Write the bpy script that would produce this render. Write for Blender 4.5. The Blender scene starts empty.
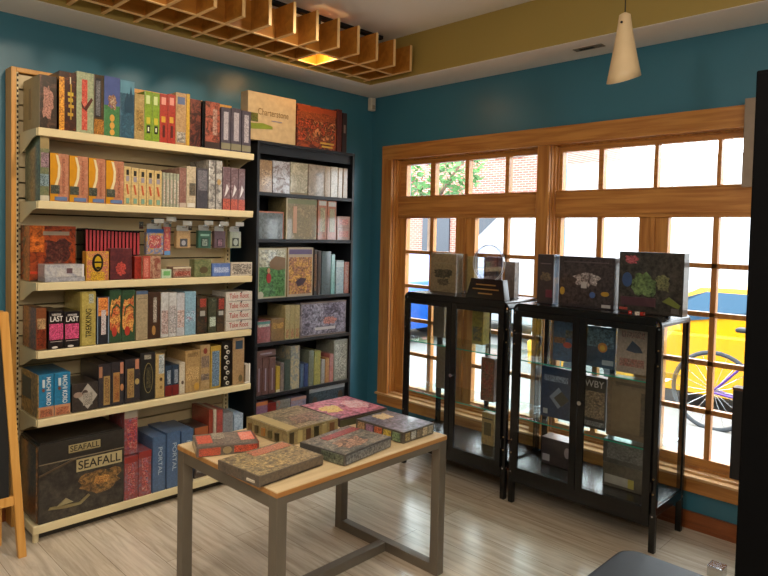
import bpy, bmesh, math, random
from mathutils import Vector, Matrix
random.seed(7)
D = bpy.data
SC = bpy.context.scene
COL = SC.collection
R = math.radians

# ------------------------------------------------------------------ camera, world, sun, lights, exposure
CAM = Vector((-3.5044, -3.6182, 1.5031))
YAW, PITCH, ROLL, FPX, PY = R(45.3282), R(-2.1931), R(1.2775), 637.85, -28.485
cF = Vector((math.sin(YAW)*math.cos(PITCH), math.cos(YAW)*math.cos(PITCH), math.sin(PITCH)))
r0 = Vector((math.cos(YAW), -math.sin(YAW), 0)); u0 = r0.cross(cF)
cR = r0*math.cos(ROLL)+u0*math.sin(ROLL); cU = -r0*math.sin(ROLL)+u0*math.cos(ROLL)
cd = D.cameras.new('camera'); cam = D.objects.new('camera', cd); COL.objects.link(cam)
cam.matrix_world = Matrix(((cR.x, cU.x, -cF.x, CAM.x), (cR.y, cU.y, -cF.y, CAM.y), (cR.z, cU.z, -cF.z, CAM.z), (0, 0, 0, 1)))
cd.sensor_fit = 'HORIZONTAL'; cd.sensor_width = 36; cd.lens = 36*FPX/768; cd.shift_y = PY/768; cd.clip_start = 0.02
SC.camera = cam

def at(px, py, axis, val):
    d = cF*FPX + cR*(px-384) - cU*(py-288-PY)
    i = 'xyz'.index(axis)
    return CAM + d*((val-CAM[i])/d[i])

SC.view_settings.view_transform = 'Standard'; SC.view_settings.look = 'None'
SC.view_settings.gamma = 1; SC.view_settings.use_curve_mapping = False
SC.view_settings.exposure = 0.0
SC.cycles.transparent_max_bounces = 32; SC.cycles.max_bounces = 14
w = D.worlds.new('world'); SC.world = w; w.use_nodes = True
bg = w.node_tree.nodes['Background']; bg.inputs[0].default_value = (0.88, 0.95, 1.0, 1); bg.inputs[1].default_value = 10.0

def light(name, typ, loc, target, energy, color, size=.1, spot=60, blend=.5, sy=None):
    l = D.lights.new(name, typ); l.energy = energy; l.color = color
    if typ == 'AREA':
        l.size = size
        if sy: l.shape = 'RECTANGLE'; l.size_y = sy
    elif typ == 'SUN': l.angle = size
    else: l.shadow_soft_size = size
    if typ == 'SPOT': l.spot_size = R(spot); l.spot_blend = blend
    o = D.objects.new(name, l); COL.objects.link(o); o.location = loc
    o.rotation_euler = (Vector(target)-Vector(loc)).to_track_quat('-Z', 'Y').to_euler()
    return o
light('sun', 'SUN', (0, 0, 8), (5, 2.0, 0), 2.5, (1, .96, .90), .03)
WARM = (1.0, .83, .63)
# added fill lights, out of frame, and the recessed spots over the shelves
light('fill_area_light', 'AREA', (-4.3, -4.6, 2.80), (-4.3, -4.6, 0), 50, (1, .88, .74), 1.6)
light('fill_point_light', 'POINT', (-4.6, -2.6, 2.2), (0, 0, 0), 44, (1, .88, .74), .12)  # point fills added to brighten ceiling and walls
light('fill_point_light', 'POINT', (-2.5, -3.9, 2.3), (0, 0, 0), 24, (1, .90, .78), .10)
light('fill_point_light', 'POINT', (-2.9, -5.2, 2.2), (0, 0, 0), 44, (1, .86, .70), .12)
light('fill_area_light', 'AREA', (-3.2, -2.9, 2.80), (-3.2, -2.9, 0), 20, (1, .86, .70), .5)
light('shelf_spot_light', 'SPOT', (-2.35, -1.55, 2.78), (-2.15, -.25, 1.35), 62, WARM, .04, 88, .9)
light('shelf_spot_light', 'SPOT', (-1.35, -1.35, 2.78), (-1.35, -.2, 1.6), 45, WARM, .04, 85, .9)
light('table_spot_light', 'SPOT', (-2.3, -1.9, 2.80), (-1.9, -1.6, .6), 45, (1, .86, .68), .04, 50, .8)

# ------------------------------------------------------------------ materials
def lin(h, g=1.0, sat=1.0):
    h = h.lstrip('#'); v = [int(h[i:i+2], 16)/255 for i in (0, 2, 4)]
    if sat != 1: mm = sum(v)/3; v = [mm+(c-mm)*sat for c in v]
    return tuple(min(.92, (c/12.92 if c <= .04045 else ((c+.055)/1.055)**2.4)*g) for c in v)+(1,)
def nodes(name):
    m = D.materials.new(name); m.use_nodes = True; nt = m.node_tree
    return m, nt, nt.nodes['Principled BSDF']
def pm(name, hexc, rough=.5, metal=0, noise=0, scale=20, g=1.0, bump=0, coat=0, sat=1.0):
    m, nt, b = nodes(name); c = lin(hexc, g, sat)
    b.inputs['Base Color'].default_value = c; b.inputs['Roughness'].default_value = rough
    b.inputs['Metallic'].default_value = metal
    if coat: b.inputs['Coat Weight'].default_value = coat; b.inputs['Coat Roughness'].default_value = .15
    if noise or bump:
        tc = nt.nodes.new('ShaderNodeTexCoord'); n = nt.nodes.new('ShaderNodeTexNoise')
        n.inputs['Scale'].default_value = scale; n.inputs['Detail'].default_value = 5
        nt.links.new(tc.outputs['Object'], n.inputs['Vector'])
        if noise:
            r = nt.nodes.new('ShaderNodeValToRGB')
            r.color_ramp.elements[0].color = tuple(x*(1-noise) for x in c[:3])+(1,); r.color_ramp.elements[0].position = .3
            r.color_ramp.elements[1].color = tuple(min(1, x*(1+noise)) for x in c[:3])+(1,); r.color_ramp.elements[1].position = .7
            nt.links.new(n.outputs['Fac'], r.inputs['Fac']); nt.links.new(r.outputs['Color'], b.inputs['Base Color'])
        if bump:
            bn = nt.nodes.new('ShaderNodeBump'); bn.inputs['Strength'].default_value = bump; bn.inputs['Distance'].default_value = .004
            nt.links.new(n.outputs['Fac'], bn.inputs['Height']); nt.links.new(bn.outputs['Normal'], b.inputs['Normal'])
    return m
def wood(name, c1, c2, axis='z', rough=.4, scale=9):
    m, nt, b = nodes(name)
    tc = nt.nodes.new('ShaderNodeTexCoord'); mp = nt.nodes.new('ShaderNodeMapping')
    s = {'x': (.06, 1, 1), 'y': (1, .06, 1), 'z': (1, 1, .06)}[axis]
    mp.inputs['Scale'].default_value = tuple(v*scale for v in s)
    n = nt.nodes.new('ShaderNodeTexNoise'); n.inputs['Scale'].default_value = 5; n.inputs['Detail'].default_value = 7; n.inputs['Distortion'].default_value = .5
    r = nt.nodes.new('ShaderNodeValToRGB'); r.color_ramp.elements[0].color = lin(c1); r.color_ramp.elements[1].color = lin(c2)
    r.color_ramp.elements[0].position = .33; r.color_ramp.elements[1].position = .66
    nt.links.new(tc.outputs['Object'], mp.inputs['Vector']); nt.links.new(mp.outputs['Vector'], n.inputs['Vector'])
    nt.links.new(n.outputs['Fac'], r.inputs['Fac']); nt.links.new(r.outputs['Color'], b.inputs['Base Color'])
    b.inputs['Roughness'].default_value = rough
    return m
GAIN = .85
_ac = {}
def art(pal, scale=22, stretch=(1, 1, 1), gain=None, rough=.22, fine=.25):
    """blotchy printed picture in the given colours"""
    cols = pal.split()
    g = gain or GAIN
    if len(cols) == 1:
        k = (pal, g, rough)
        if k not in _ac: _ac[k] = pm('print_'+cols[0], cols[0], rough, g=g, noise=.10, scale=30, sat=.88)
        return _ac[k]
    m, nt, b = nodes('printed_card')
    tc = nt.nodes.new('ShaderNodeTexCoord'); mp = nt.nodes.new('ShaderNodeMapping')
    mp.inputs['Location'].default_value = [random.uniform(-50, 50) for _ in range(3)]
    mp.inputs['Scale'].default_value = stretch
    n = nt.nodes.new('ShaderNodeTexNoise'); n.inputs['Scale'].default_value = scale; n.inputs['Detail'].default_value = 9
    n.inputs['Roughness'].default_value = .72; n.inputs['Distortion'].default_value = 1.2
    r = nt.nodes.new('ShaderNodeValToRGB'); cr = r.color_ramp
    k = len(cols)
    for i, c in enumerate(cols):
        p = .30+.42*i/(k-1) if k > 1 else .5
        e = cr.elements[i] if i < 2 else cr.elements.new(p)
        e.position = p; e.color = lin(c, g, .88)
    # element order follows position, recolour after sorting
    for i, c in enumerate(cols): cr.elements[i].position = .30+.42*i/(k-1)
    for i, c in enumerate(cols): cr.elements[i].color = lin(c, g, .88)
    nt.links.new(tc.outputs['Object'], mp.inputs['Vector']); nt.links.new(mp.outputs['Vector'], n.inputs['Vector'])
    nt.links.new(n.outputs['Fac'], r.inputs['Fac'])
    n2 = nt.nodes.new('ShaderNodeTexNoise'); n2.inputs['Scale'].default_value = scale*4.5; n2.inputs['Detail'].default_value = 4; n2.inputs['Roughness'].default_value = .7
    r2 = nt.nodes.new('ShaderNodeValToRGB'); r2.color_ramp.elements[0].position = .36; r2.color_ramp.elements[1].position = .66
    r2.color_ramp.elements[0].color = (.08, .08, .08, 1); r2.color_ramp.elements[1].color = (.92, .92, .92, 1)
    mx = nt.nodes.new('ShaderNodeMix'); mx.data_type = 'RGBA'; mx.blend_type = 'OVERLAY'; mx.inputs[0].default_value = fine
    nt.links.new(mp.outputs['Vector'], n2.inputs['Vector']); nt.links.new(n2.outputs['Fac'], r2.inputs['Fac'])
    nt.links.new(r.outputs['Color'], mx.inputs[6]); nt.links.new(r2.outputs['Color'], mx.inputs[7]); nt.links.new(mx.outputs[2], b.inputs['Base Color'])
    b.inputs['Roughness'].default_value = rough+.08; b.inputs['Coat Weight'].default_value = .6; b.inputs['Coat Roughness'].default_value = .08
    return m
def glass(name, tint=(1, 1, 1), rough=0.0, f=1.45, extra=0.0):
    m = D.materials.new(name); m.use_nodes = True; nt = m.node_tree; nt.nodes.remove(nt.nodes['Principled BSDF'])
    out = nt.nodes['Material Output']; t = nt.nodes.new('ShaderNodeBsdfTransparent'); t.inputs[0].default_value = tint+(1,)
    gl = nt.nodes.new('ShaderNodeBsdfGlossy'); gl.inputs['Roughness'].default_value = rough
    fr = nt.nodes.new('ShaderNodeFresnel'); fr.inputs['IOR'].default_value = f
    mx = nt.nodes.new('ShaderNodeMixShader')
    geo = nt.nodes.new('ShaderNodeNewGeometry'); inv = nt.nodes.new('ShaderNodeMath'); inv.operation = 'SUBTRACT'; inv.inputs[0].default_value = 1.0
    nt.links.new(geo.outputs['Backfacing'], inv.inputs[1])
    fm = nt.nodes.new('ShaderNodeMath'); fm.operation = 'MULTIPLY'; nt.links.new(fr.outputs[0], fm.inputs[0]); nt.links.new(inv.outputs[0], fm.inputs[1])
    fac = fm.outputs[0]
    if extra:
        a = nt.nodes.new('ShaderNodeMath'); a.operation = 'ADD'; a.inputs[1].default_value = extra; a.use_clamp = True
        nt.links.new(fac, a.inputs[0]); fac = a.outputs[0]
    nt.links.new(fac, mx.inputs[0]); nt.links.new(t.outputs[0], mx.inputs[1]); nt.links.new(gl.outputs[0], mx.inputs[2])
    nt.links.new(mx.outputs[0], out.inputs[0]); return m
def emit(name, c, s):
    m = D.materials.new(name); m.use_nodes = True; nt = m.node_tree; nt.nodes.remove(nt.nodes['Principled BSDF'])
    e = nt.nodes.new('ShaderNodeEmission'); e.inputs[0].default_value = c+(1,); e.inputs[1].default_value = s
    nt.links.new(e.outputs[0], nt.nodes['Material Output'].inputs[0]); return m

TEAL = pm('teal_eggshell_paint', '#366f84', .34, noise=.05, scale=3, bump=.25)
OLIVE = pm('olive_paint', '#a08a48', .5, noise=.03, scale=2)
CEIL = pm('ceiling_paint', '#e6e2dc', .7, noise=.03, scale=2)
SOFF = pm('soffit_paint', '#e8e4e0', .6, noise=.02, scale=2)
CREAM = pm('cream_metal', '#d9caa0', .35, noise=.04, scale=8)
CREAMD = pm('cream_slatboard', '#cdbb92', .5, noise=.05, scale=6)
OAK = wood('golden_edge_wood', '#c98d3e', '#dca657', 'z', .4)
PINE_Z = wood('fir_window_wood_upright', '#a2662e', '#c48a46', 'z', .38)
PINE_Y = wood('fir_window_wood_level', '#a2662e', '#c48a46', 'y', .38)
LATT = wood('lattice_plywood', '#9c6420', '#b5782c', 'x', .45, 5)
LATTE = pm('lattice_plywood_edge', '#e8c084', .5)
TOPW = wood('pale_table_wood', '#cbb288', '#dcc59c', 'x', .35, 6)
TAUPE = pm('taupe_table_frame', '#6f675a', .45, metal=.2, noise=.04, scale=10)
BLK = pm('black_powder_metal', '#08090b', .27)
BLKW = pm('black_wood_shelf', '#11141a', .42, noise=.15, scale=12)
BLKM = pm('matt_black', '#0b0b0c', .6)
CHROME = pm('chrome', '#c8c8c8', .15, metal=1)
BRASS = pm('brass_screw', '#b0905a', .3, metal=1)
DARKG = pm('dark_groove', '#2a2015', .8)
WG = glass('window_glass', (.99, .995, .995))
CG = glass('cabinet_glass', (.965, .98, .975))
SG = glass('shelf_glass', (.90, .97, .95))
GEDGE = pm('green_glass_edge', '#2c9c84', .15)
ACR = glass('acrylic', (.86, .9, .95), extra=.06)

# ------------------------------------------------------------------ mesh helpers
def box(bm, x0, x1, y0, y1, z0, z1, M=None):
    g = bmesh.ops.create_cube(bm, size=1)
    for v in g['verts']:
        v.co = Vector(((x0+x1)/2+v.co.x*(x1-x0), (y0+y1)/2+v.co.y*(y1-y0), (z0+z1)/2+v.co.z*(z1-z0)))
        if M: v.co = M @ v.co
    return g['verts']
def tube(bm, a, b, r, n=12, r2=None):
    a, b = Vector(a), Vector(b); d = b-a
    M = Matrix.Translation((a+b)/2) @ d.to_track_quat('Z', 'Y').to_matrix().to_4x4()
    bmesh.ops.create_cone(bm, cap_ends=True, segments=n, radius1=r, radius2=r if r2 is None else r2, depth=d.length, matrix=M)
def prism(bm, pts, d):
    """polygon pts (list of Vector) extruded by vector d"""
    d = Vector(d); A = [bm.verts.new(p) for p in pts]; B = [bm.verts.new(Vector(p)+d) for p in pts]; n = len(pts)
    bm.faces.new(A[::-1]); bm.faces.new(B)
    for i in range(n): bm.faces.new((A[i], A[(i+1) % n], B[(i+1) % n], B[i]))
def obj(name, bm, mat, parent=None, bevel=0, seg=2, smooth=False, loc=None):
    bmesh.ops.recalc_face_normals(bm, faces=bm.faces)
    if bevel:
        bmesh.ops.bevel(bm, geom=[e for e in bm.edges if e.is_manifold and e.calc_face_angle(0) > .5], offset=bevel, segments=seg, affect='EDGES', profile=.5)
    me = D.meshes.new(name); bm.to_mesh(me); bm.free()
    if mat: me.materials.append(mat)
    if smooth:
        for p in me.polygons: p.use_smooth = True
    o = D.objects.new(name, me); COL.objects.link(o)
    if parent: o.parent = parent
    if loc: o.location = loc
    return o
def B(): return bmesh.new()
def bxo(name, dims, mat, parent=None, bevel=0, loc=None):
    bm = B(); box(bm, *dims); return obj(name, bm, mat, parent, bevel, loc=loc)
def empty(name, loc, rz=0):
    o = D.objects.new(name, None); COL.objects.link(o); o.location = loc; o.rotation_euler = (0, 0, rz); o.empty_display_size = .1; return o
def tag(o, label=None, cat=None, group=None, kind=None):
    if label: o['label'] = label
    if cat: o['category'] = cat
    if group: o['group'] = group
    if kind: o['kind'] = kind
    return o
def struct(name, bm, mat, bevel=0):
    o = obj(name, bm, mat, None, bevel); o['kind'] = 'structure'; return o

# ------------------------------------------------------------------ room shell
ZS, ZC = 2.568, 2.85
XW, YW = -7.0, -8.0      # far sides of the shop, behind the camera
def floor_mat():
    m, nt, b = nodes('greige_laminate_planks')
    tc = nt.nodes.new('ShaderNodeTexCoord'); mp = nt.nodes.new('ShaderNodeMapping'); mp.inputs['Rotation'].default_value = (0, 0, R(90))
    br = nt.nodes.new('ShaderNodeTexBrick'); br.inputs['Scale'].default_value = 1
    br.inputs['Brick Width'].default_value = 1.5; br.inputs['Row Height'].default_value = .18; br.offset = .37
    br.inputs['Mortar Size'].default_value = .0013; br.inputs['Mortar Smooth'].default_value = .1
    br.inputs['Color1'].default_value = lin('#ddd2c0'); br.inputs['Color2'].default_value = lin('#d0c3ae'); br.inputs['Mortar'].default_value = lin('#988a7a')
    m2 = nt.nodes.new('ShaderNodeMapping'); m2.inputs['Scale'].default_value = (22, 1.6, 1)
    n = nt.nodes.new('ShaderNodeTexNoise'); n.inputs['Scale'].default_value = 1.3; n.inputs['Detail'].default_value = 9; n.inputs['Distortion'].default_value = .9; n.inputs['Roughness'].default_value = .62
    r = nt.nodes.new('ShaderNodeValToRGB'); r.color_ramp.elements[0].color = (.50, .45, .40, 1); r.color_ramp.elements[0].position = .3
    r.color_ramp.elements[1].color = (1, 1, 1, 1); r.color_ramp.elements[1].position = .62
    mx = nt.nodes.new('ShaderNodeMix'); mx.data_type = 'RGBA'; mx.blend_type = 'MULTIPLY'; mx.inputs[0].default_value = .75
    L = nt.links.new
    L(tc.outputs['Object'], mp.inputs[0]); L(mp.outputs[0], br.inputs[0]); L(tc.outputs['Object'], m2.inputs[0]); L(m2.outputs[0], n.inputs[0])
    L(n.outputs[0], r.inputs[0]); L(br.outputs['Color'], mx.inputs[6]); L(r.outputs[0], mx.inputs[7]); L(mx.outputs[2], b.inputs['Base Color'])
    b.inputs['Roughness'].default_value = .25; b.inputs['Specular IOR Level'].default_value = .75
    return m
bm = B(); box(bm, XW, 0, YW, 0, -.1, 0); struct('floor', bm, floor_mat())
bm = B(); box(bm, XW, .2, 0, .15, -.1, 3.1); struct('wall_back', bm, TEAL)
# window wall with its two openings
OP = [(.235, 1.49), (1.575, 2.80)]; OZ0, OZ1 = .285, 2.09
bm = B()
box(bm, 0, .2, YW, 0, -.1, OZ0); box(bm, 0, .2, YW, 0, OZ1, 3.1)
box(bm, 0, .2, -OP[0][0], 0, OZ0, OZ1); box(bm, 0, .2, -OP[1][0], -OP[0][1], OZ0, OZ1); box(bm, 0, .2, YW, -OP[1][1], OZ0, OZ1)
struct('wall_right', bm, TEAL)
bm = B(); box(bm, XW-.1, XW, YW, .15, -.1, 3.1); struct('wall_left', bm, pm('wall_paint_left', '#8a8578', .6, noise=.03))
bm = B(); box(bm, XW, .2, YW-.1, YW, -.1, 3.1); struct('wall_front', bm, pm('wall_paint_front', '#8a8578', .6, noise=.03))
bm = B(); box(bm, XW, 0, YW, 0, ZC, ZC+.1); struct('ceiling', bm, CEIL)
SX, SY = -.325, -.30
bm = B(); box(bm, XW, 0, SY, 0, ZS, ZS+.002); box(bm, SX, 0, YW, SY, ZS, ZS+.002); struct('ceiling_soffit', bm, SOFF)
bm = B(); box(bm, XW, SX, SY, SY+.02, ZS+.002, ZC); box(bm, SX, SX+.02, YW, SY+.02, ZS+.002, ZC); struct('trim_1', bm, OLIVE)
# wood baseboard under the window and along the back wall
bm = B(); box(bm, -.014, 0, YW, 0, 0, .09); box(bm, -.018, 0, YW, 0, 0, .02); struct('baseboard_right', bm, wood('baseboard_wood', '#7a3f1c', '#94542a', 'y', .4))
bm = B(); box(bm, XW, -.014, -.014, 0, 0, .09); struct('baseboard_back', bm, wood('baseboard_wood_back', '#7a3f1c', '#94542a', 'x', .4))
# window casing boards
bm = B(); box(bm, -.022, 0, -2.90, -.131, 2.088, 2.183); box(bm, -.030, 0, -2.90, -.20, 2.074, 2.090)
box(bm, -.022, 0, -2.90, -.131, .196, .272)
struct('trim_2', bm, PINE_Y, .002)
bm = B(); box(bm, -.022, 0, -.235, -.131, .272, 2.088); box(bm, -.022, 0, -1.575, -1.49, .272, 2.074); box(bm, -.022, 0, -2.90, -2.80, .272, 2.088)
struct('trim_3', bm, PINE_Z, .002)
SILL_LIT = wood('sill_wood_lit', '#c89a66', '#dcb684', 'y', .3)  # paler than the other window wood: sky light on the sill, in the colour
bm = B(); box(bm, -.045, .10, -2.90, -.125, .272, .286); box(bm, .0, .075, -2.80, -.235, .286, .300); struct('trim_4', bm, SILL_LIT, .002)
def window(n, v0, v1, tcols, lcols):
    """v measured from the room corner towards the camera; tcols/lcols = glass spans"""
    root = empty('window_%d' % n, (0.05, -(v0+v1)/2, 0)); root['kind'] = 'structure'
    X0, X1 = 0, .045; off = (v0+v1)/2
    def bv(bm, a, b, z0, z1, x0=X0, x1=X1): box(bm, x0, x1, off-b, off-a, z0, z1)
    # jamb liners: stepped mouldings seen lit on the side
    bm = B()
    for k, (xa, xb, t) in enumerate(((-.05, -.028, .008), (-.028, -.01, .020), (-.01, .07, .032))):
        bv(bm, v0, v0+t, OZ0, OZ1, xa, xb); bv(bm, v1-t, v1, OZ0, OZ1, xa, xb); bv(bm, v0, v1, OZ1-t*.8, OZ1, xa, xb)
    bv(bm, v0, v1, OZ0, OZ0+.03, -.01, .15)
    obj('jamb', bm, PINE_Z, root, .002)
    bm = B()
    # transom frame
    bv(bm, v0, v1, 2.035, OZ1); bv(bm, v0, v1, 1.634, 1.800, -.012); bv(bm, v0, tcols[0][0], 1.8, 2.035); bv(bm, tcols[-1][1], v1, 1.8, 2.035)
    for a, b in zip(tcols, tcols[1:]): bv(bm, a[1], b[0], 1.8, 2.035)
    bv(bm, v0, v1, 1.655, 1.665, -.02); bv(bm, v0, v1, 1.79, 1.797, -.02)
    bv(bm, v0, v1, OZ0, .356)
    obj('transom_frame', bm, PINE_Y, root, .0015)
    mid = [i for i in range(len(lcols)-1) if lcols[i+1][0]-lcols[i][1] > .08][0]
    for part in (lcols[:mid+1], lcols[mid+1:]):
        bm = B(); a0, a1 = part[0][0], part[-1][1]
        L0 = v0 if part[0] is lcols[0] else (lcols[mid][1]+lcols[mid+1][0])/2+.012
        L1 = v1 if part[-1] is lcols[-1] else (lcols[mid][1]+lcols[mid+1][0])/2-.012
        bv(bm, L0, a0, .356, 1.634); bv(bm, a1, L1, .356, 1.634)
        for a, b in zip(part, part[1:]): bv(bm, a[1], b[0], .356, 1.634, .004, .04)
        for z in (1.380, 1.124, .868, .613): bv(bm, a0, a1, z-.013, z+.013, .004, .04)
        bv(bm, L0, a1+.03, .356, .362)
        s = obj('sash', bm, PINE_Z, root, .0015)
        bm = B(); bv(bm, a0-.005, a1+.005, .35, 1.64, .019, .023); obj('pane', bm, WG, s)
    bm = B(); bv(bm, (lcols[mid][1]+lcols[mid+1][0])/2-.012, (lcols[mid][1]+lcols[mid+1][0])/2+.012, .356, 1.634, -.015, .045); obj('sash_post', bm, PINE_Z, root, .002)
    bm = B(); bv(bm, tcols[0][0]-.005, tcols[-1][1]+.005, 1.795, 2.04, .019, .023); obj('transom_pane', bm, WG, root)
window(1, .235, 1.49, [(.327, .563), (.609, .879), (.912, 1.21), (1.239, 1.455)], [(.333, .566), (.60, .807), (.977, 1.206), (1.239, 1.455)])
window(2, 1.575, 2.80, [(1.626, 1.859), (1.889, 2.182), (2.204, 2.506), (2.526, 2.75)], [(1.626, 1.858), (1.89, 2.111), (2.272, 2.497), (2.525, 2.75)])

# ------------------------------------------------------------------ street outside
bm = B(); box(bm, .2, 2.9, -14, 16, -.22, -.10); struct('sidewalk', bm, pm('concrete', '#7c7a76', .8, noise=.06, scale=4))
bm = B(); box(bm, 2.9, 12, -14, 20, -.32, -.22); struct('street', bm, pm('asphalt', '#6c6a68', .85, noise=.08, scale=6))
bm = B(); box(bm, 12, 26, -20, 26, -.32, -.12); struct('far_sidewalk', bm, pm('concrete_far', '#7c7a76', .8, noise=.06, scale=4))
def brick_mat():
    m, nt, b = nodes('red_brick'); tc = nt.nodes.new('ShaderNodeTexCoord'); mp = nt.nodes.new('ShaderNodeMapping'); mp.inputs['Rotation'].default_value = (R(90), 0, R(90))
    br = nt.nodes.new('ShaderNodeTexBrick'); br.inputs['Scale'].default_value = 1; br.inputs['Brick Width'].default_value = .22; br.inputs['Row Height'].default_value = .075
    br.inputs['Mortar Size'].default_value = .008; br.inputs['Color1'].default_value = lin('#94564a'); br.inputs['Color2'].default_value = lin('#84483c'); br.inputs['Mortar'].default_value = lin('#a09488')
    sp = nt.nodes.new('ShaderNodeSeparateXYZ'); cb = nt.nodes.new('ShaderNodeCombineXYZ')
    nt.links.new(tc.outputs['Object'], sp.inputs[0]); nt.links.new(sp.outputs['Y'], cb.inputs['X']); nt.links.new(sp.outputs['Z'], cb.inputs['Y'])
    nt.links.new(cb.outputs[0], br.inputs[0]); nt.links.new(br.outputs['Color'], b.inputs['Base Color']); b.inputs['Roughness'].default_value = .8; return m
BRICK = brick_mat()
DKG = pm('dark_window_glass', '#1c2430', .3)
TRIMP = pm('pale_stone', '#8c8880', .7)
def arch(bm, y, z0, z1, w, x):
    pts = [Vector((x, y-w/2, z0)), Vector((x, y+w/2, z0))]
    for k in range(9):
        a = math.pi*k/8; pts.append(Vector((x, y+math.cos(a)*w/2, z1-w/2+math.sin(a)*w/2)))
    prism(bm, pts, (.3, 0, 0))
BE = at(548, 170, 'x', 14).y
bl = empty('brick_building', (14, BE+8.6, -.12)); tag(bl, 'red brick building across the street with dark arched openings', 'building')
bxo('wall', (0, 5, -8.6, 9, 0, 6.6), BRICK, bl)
for yy in (-6.6, -4.2, -1.6, 1.2, 4.2):
    bm = B(); arch(bm, yy, .3, 3.1, 1.25, -.06); obj('arched_opening', bm, DKG, bl)
for yy in (-7.2, -4.2, -1.6, 1.2, 4.2):
    f = bxo('window', (-.05, .05, yy-.55, yy+.55, 4.2, 5.8), TRIMP, bl); bxo('pane', (-.07, -.04, yy-.45, yy+.45, 4.3, 5.7), DKG, f)
bxo('cornice', (-.3, 0, -8.6, 9, 6.35, 6.6), TRIMP, bl)
pb = empty('pale_building', (14.3, BE-9.7, -.12)); tag(pb, 'pale washed out building farther right along the street', 'building')
bxo('wall', (0, 5, -12, 9.6, 0, 3.9), pm('pale_render', '#a8a6a2', .8, noise=.02), pb)
for yy in (-9, 6.6):
    for zz in (1.6,):
        f = bxo('window', (-.05, .05, yy-.5, yy+.5, zz, zz+1.6), pm('pale_frame', '#a29f99', .8), pb); bxo('pane', (-.07, -.04, yy-.42, yy+.42, zz+.08, zz+1.52), pm('pale_window', '#aeaeac', .8), f)
# tree
tr = empty('street_tree', (9.2, 7.2, -.25)); tag(tr, 'leafy green street tree in front of the brick building', 'tree')
bm = B(); tube(bm, (0, 0, 0), (.05, .1, 2.6), .12, 10, .08); tube(bm, (.05, .1, 2.5), (-.3, .8, 3.6), .06, 8, .03); tube(bm, (.05, .1, 2.5), (.3, -.7, 3.7), .06, 8, .03); obj('trunk', bm, pm('bark', '#6b5645', .9, noise=.2, scale=8), tr)
bm = B()
rnd = random.Random(3)
for i in range(1500):
    u = rnd.gauss(0, 1); v = rnd.gauss(0, 1); t = rnd.gauss(0, 1); n_ = math.sqrt(u*u+v*v+t*t); rr = rnd.uniform(.45, 1)**.6
    c = Vector((u/n_*1.3*rr, v/n_*1.45*rr, 3.55+t/n_*1.15*rr)); s = rnd.uniform(.07, .13)
    a = Vector((rnd.uniform(-1, 1), rnd.uniform(-1, 1), rnd.uniform(-1, 1))).normalized(); b2 = a.orthogonal().normalized()
    vs = [bm.verts.new(c+a*s), bm.verts.new(c+b2*s*.5), bm.verts.new(c-a*s), bm.verts.new(c-b2*s*.5)]; bm.faces.new(vs)
obj('foliage', bm, pm('leaves', '#3c6a2a', .6, noise=.25, scale=3), tr)

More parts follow.
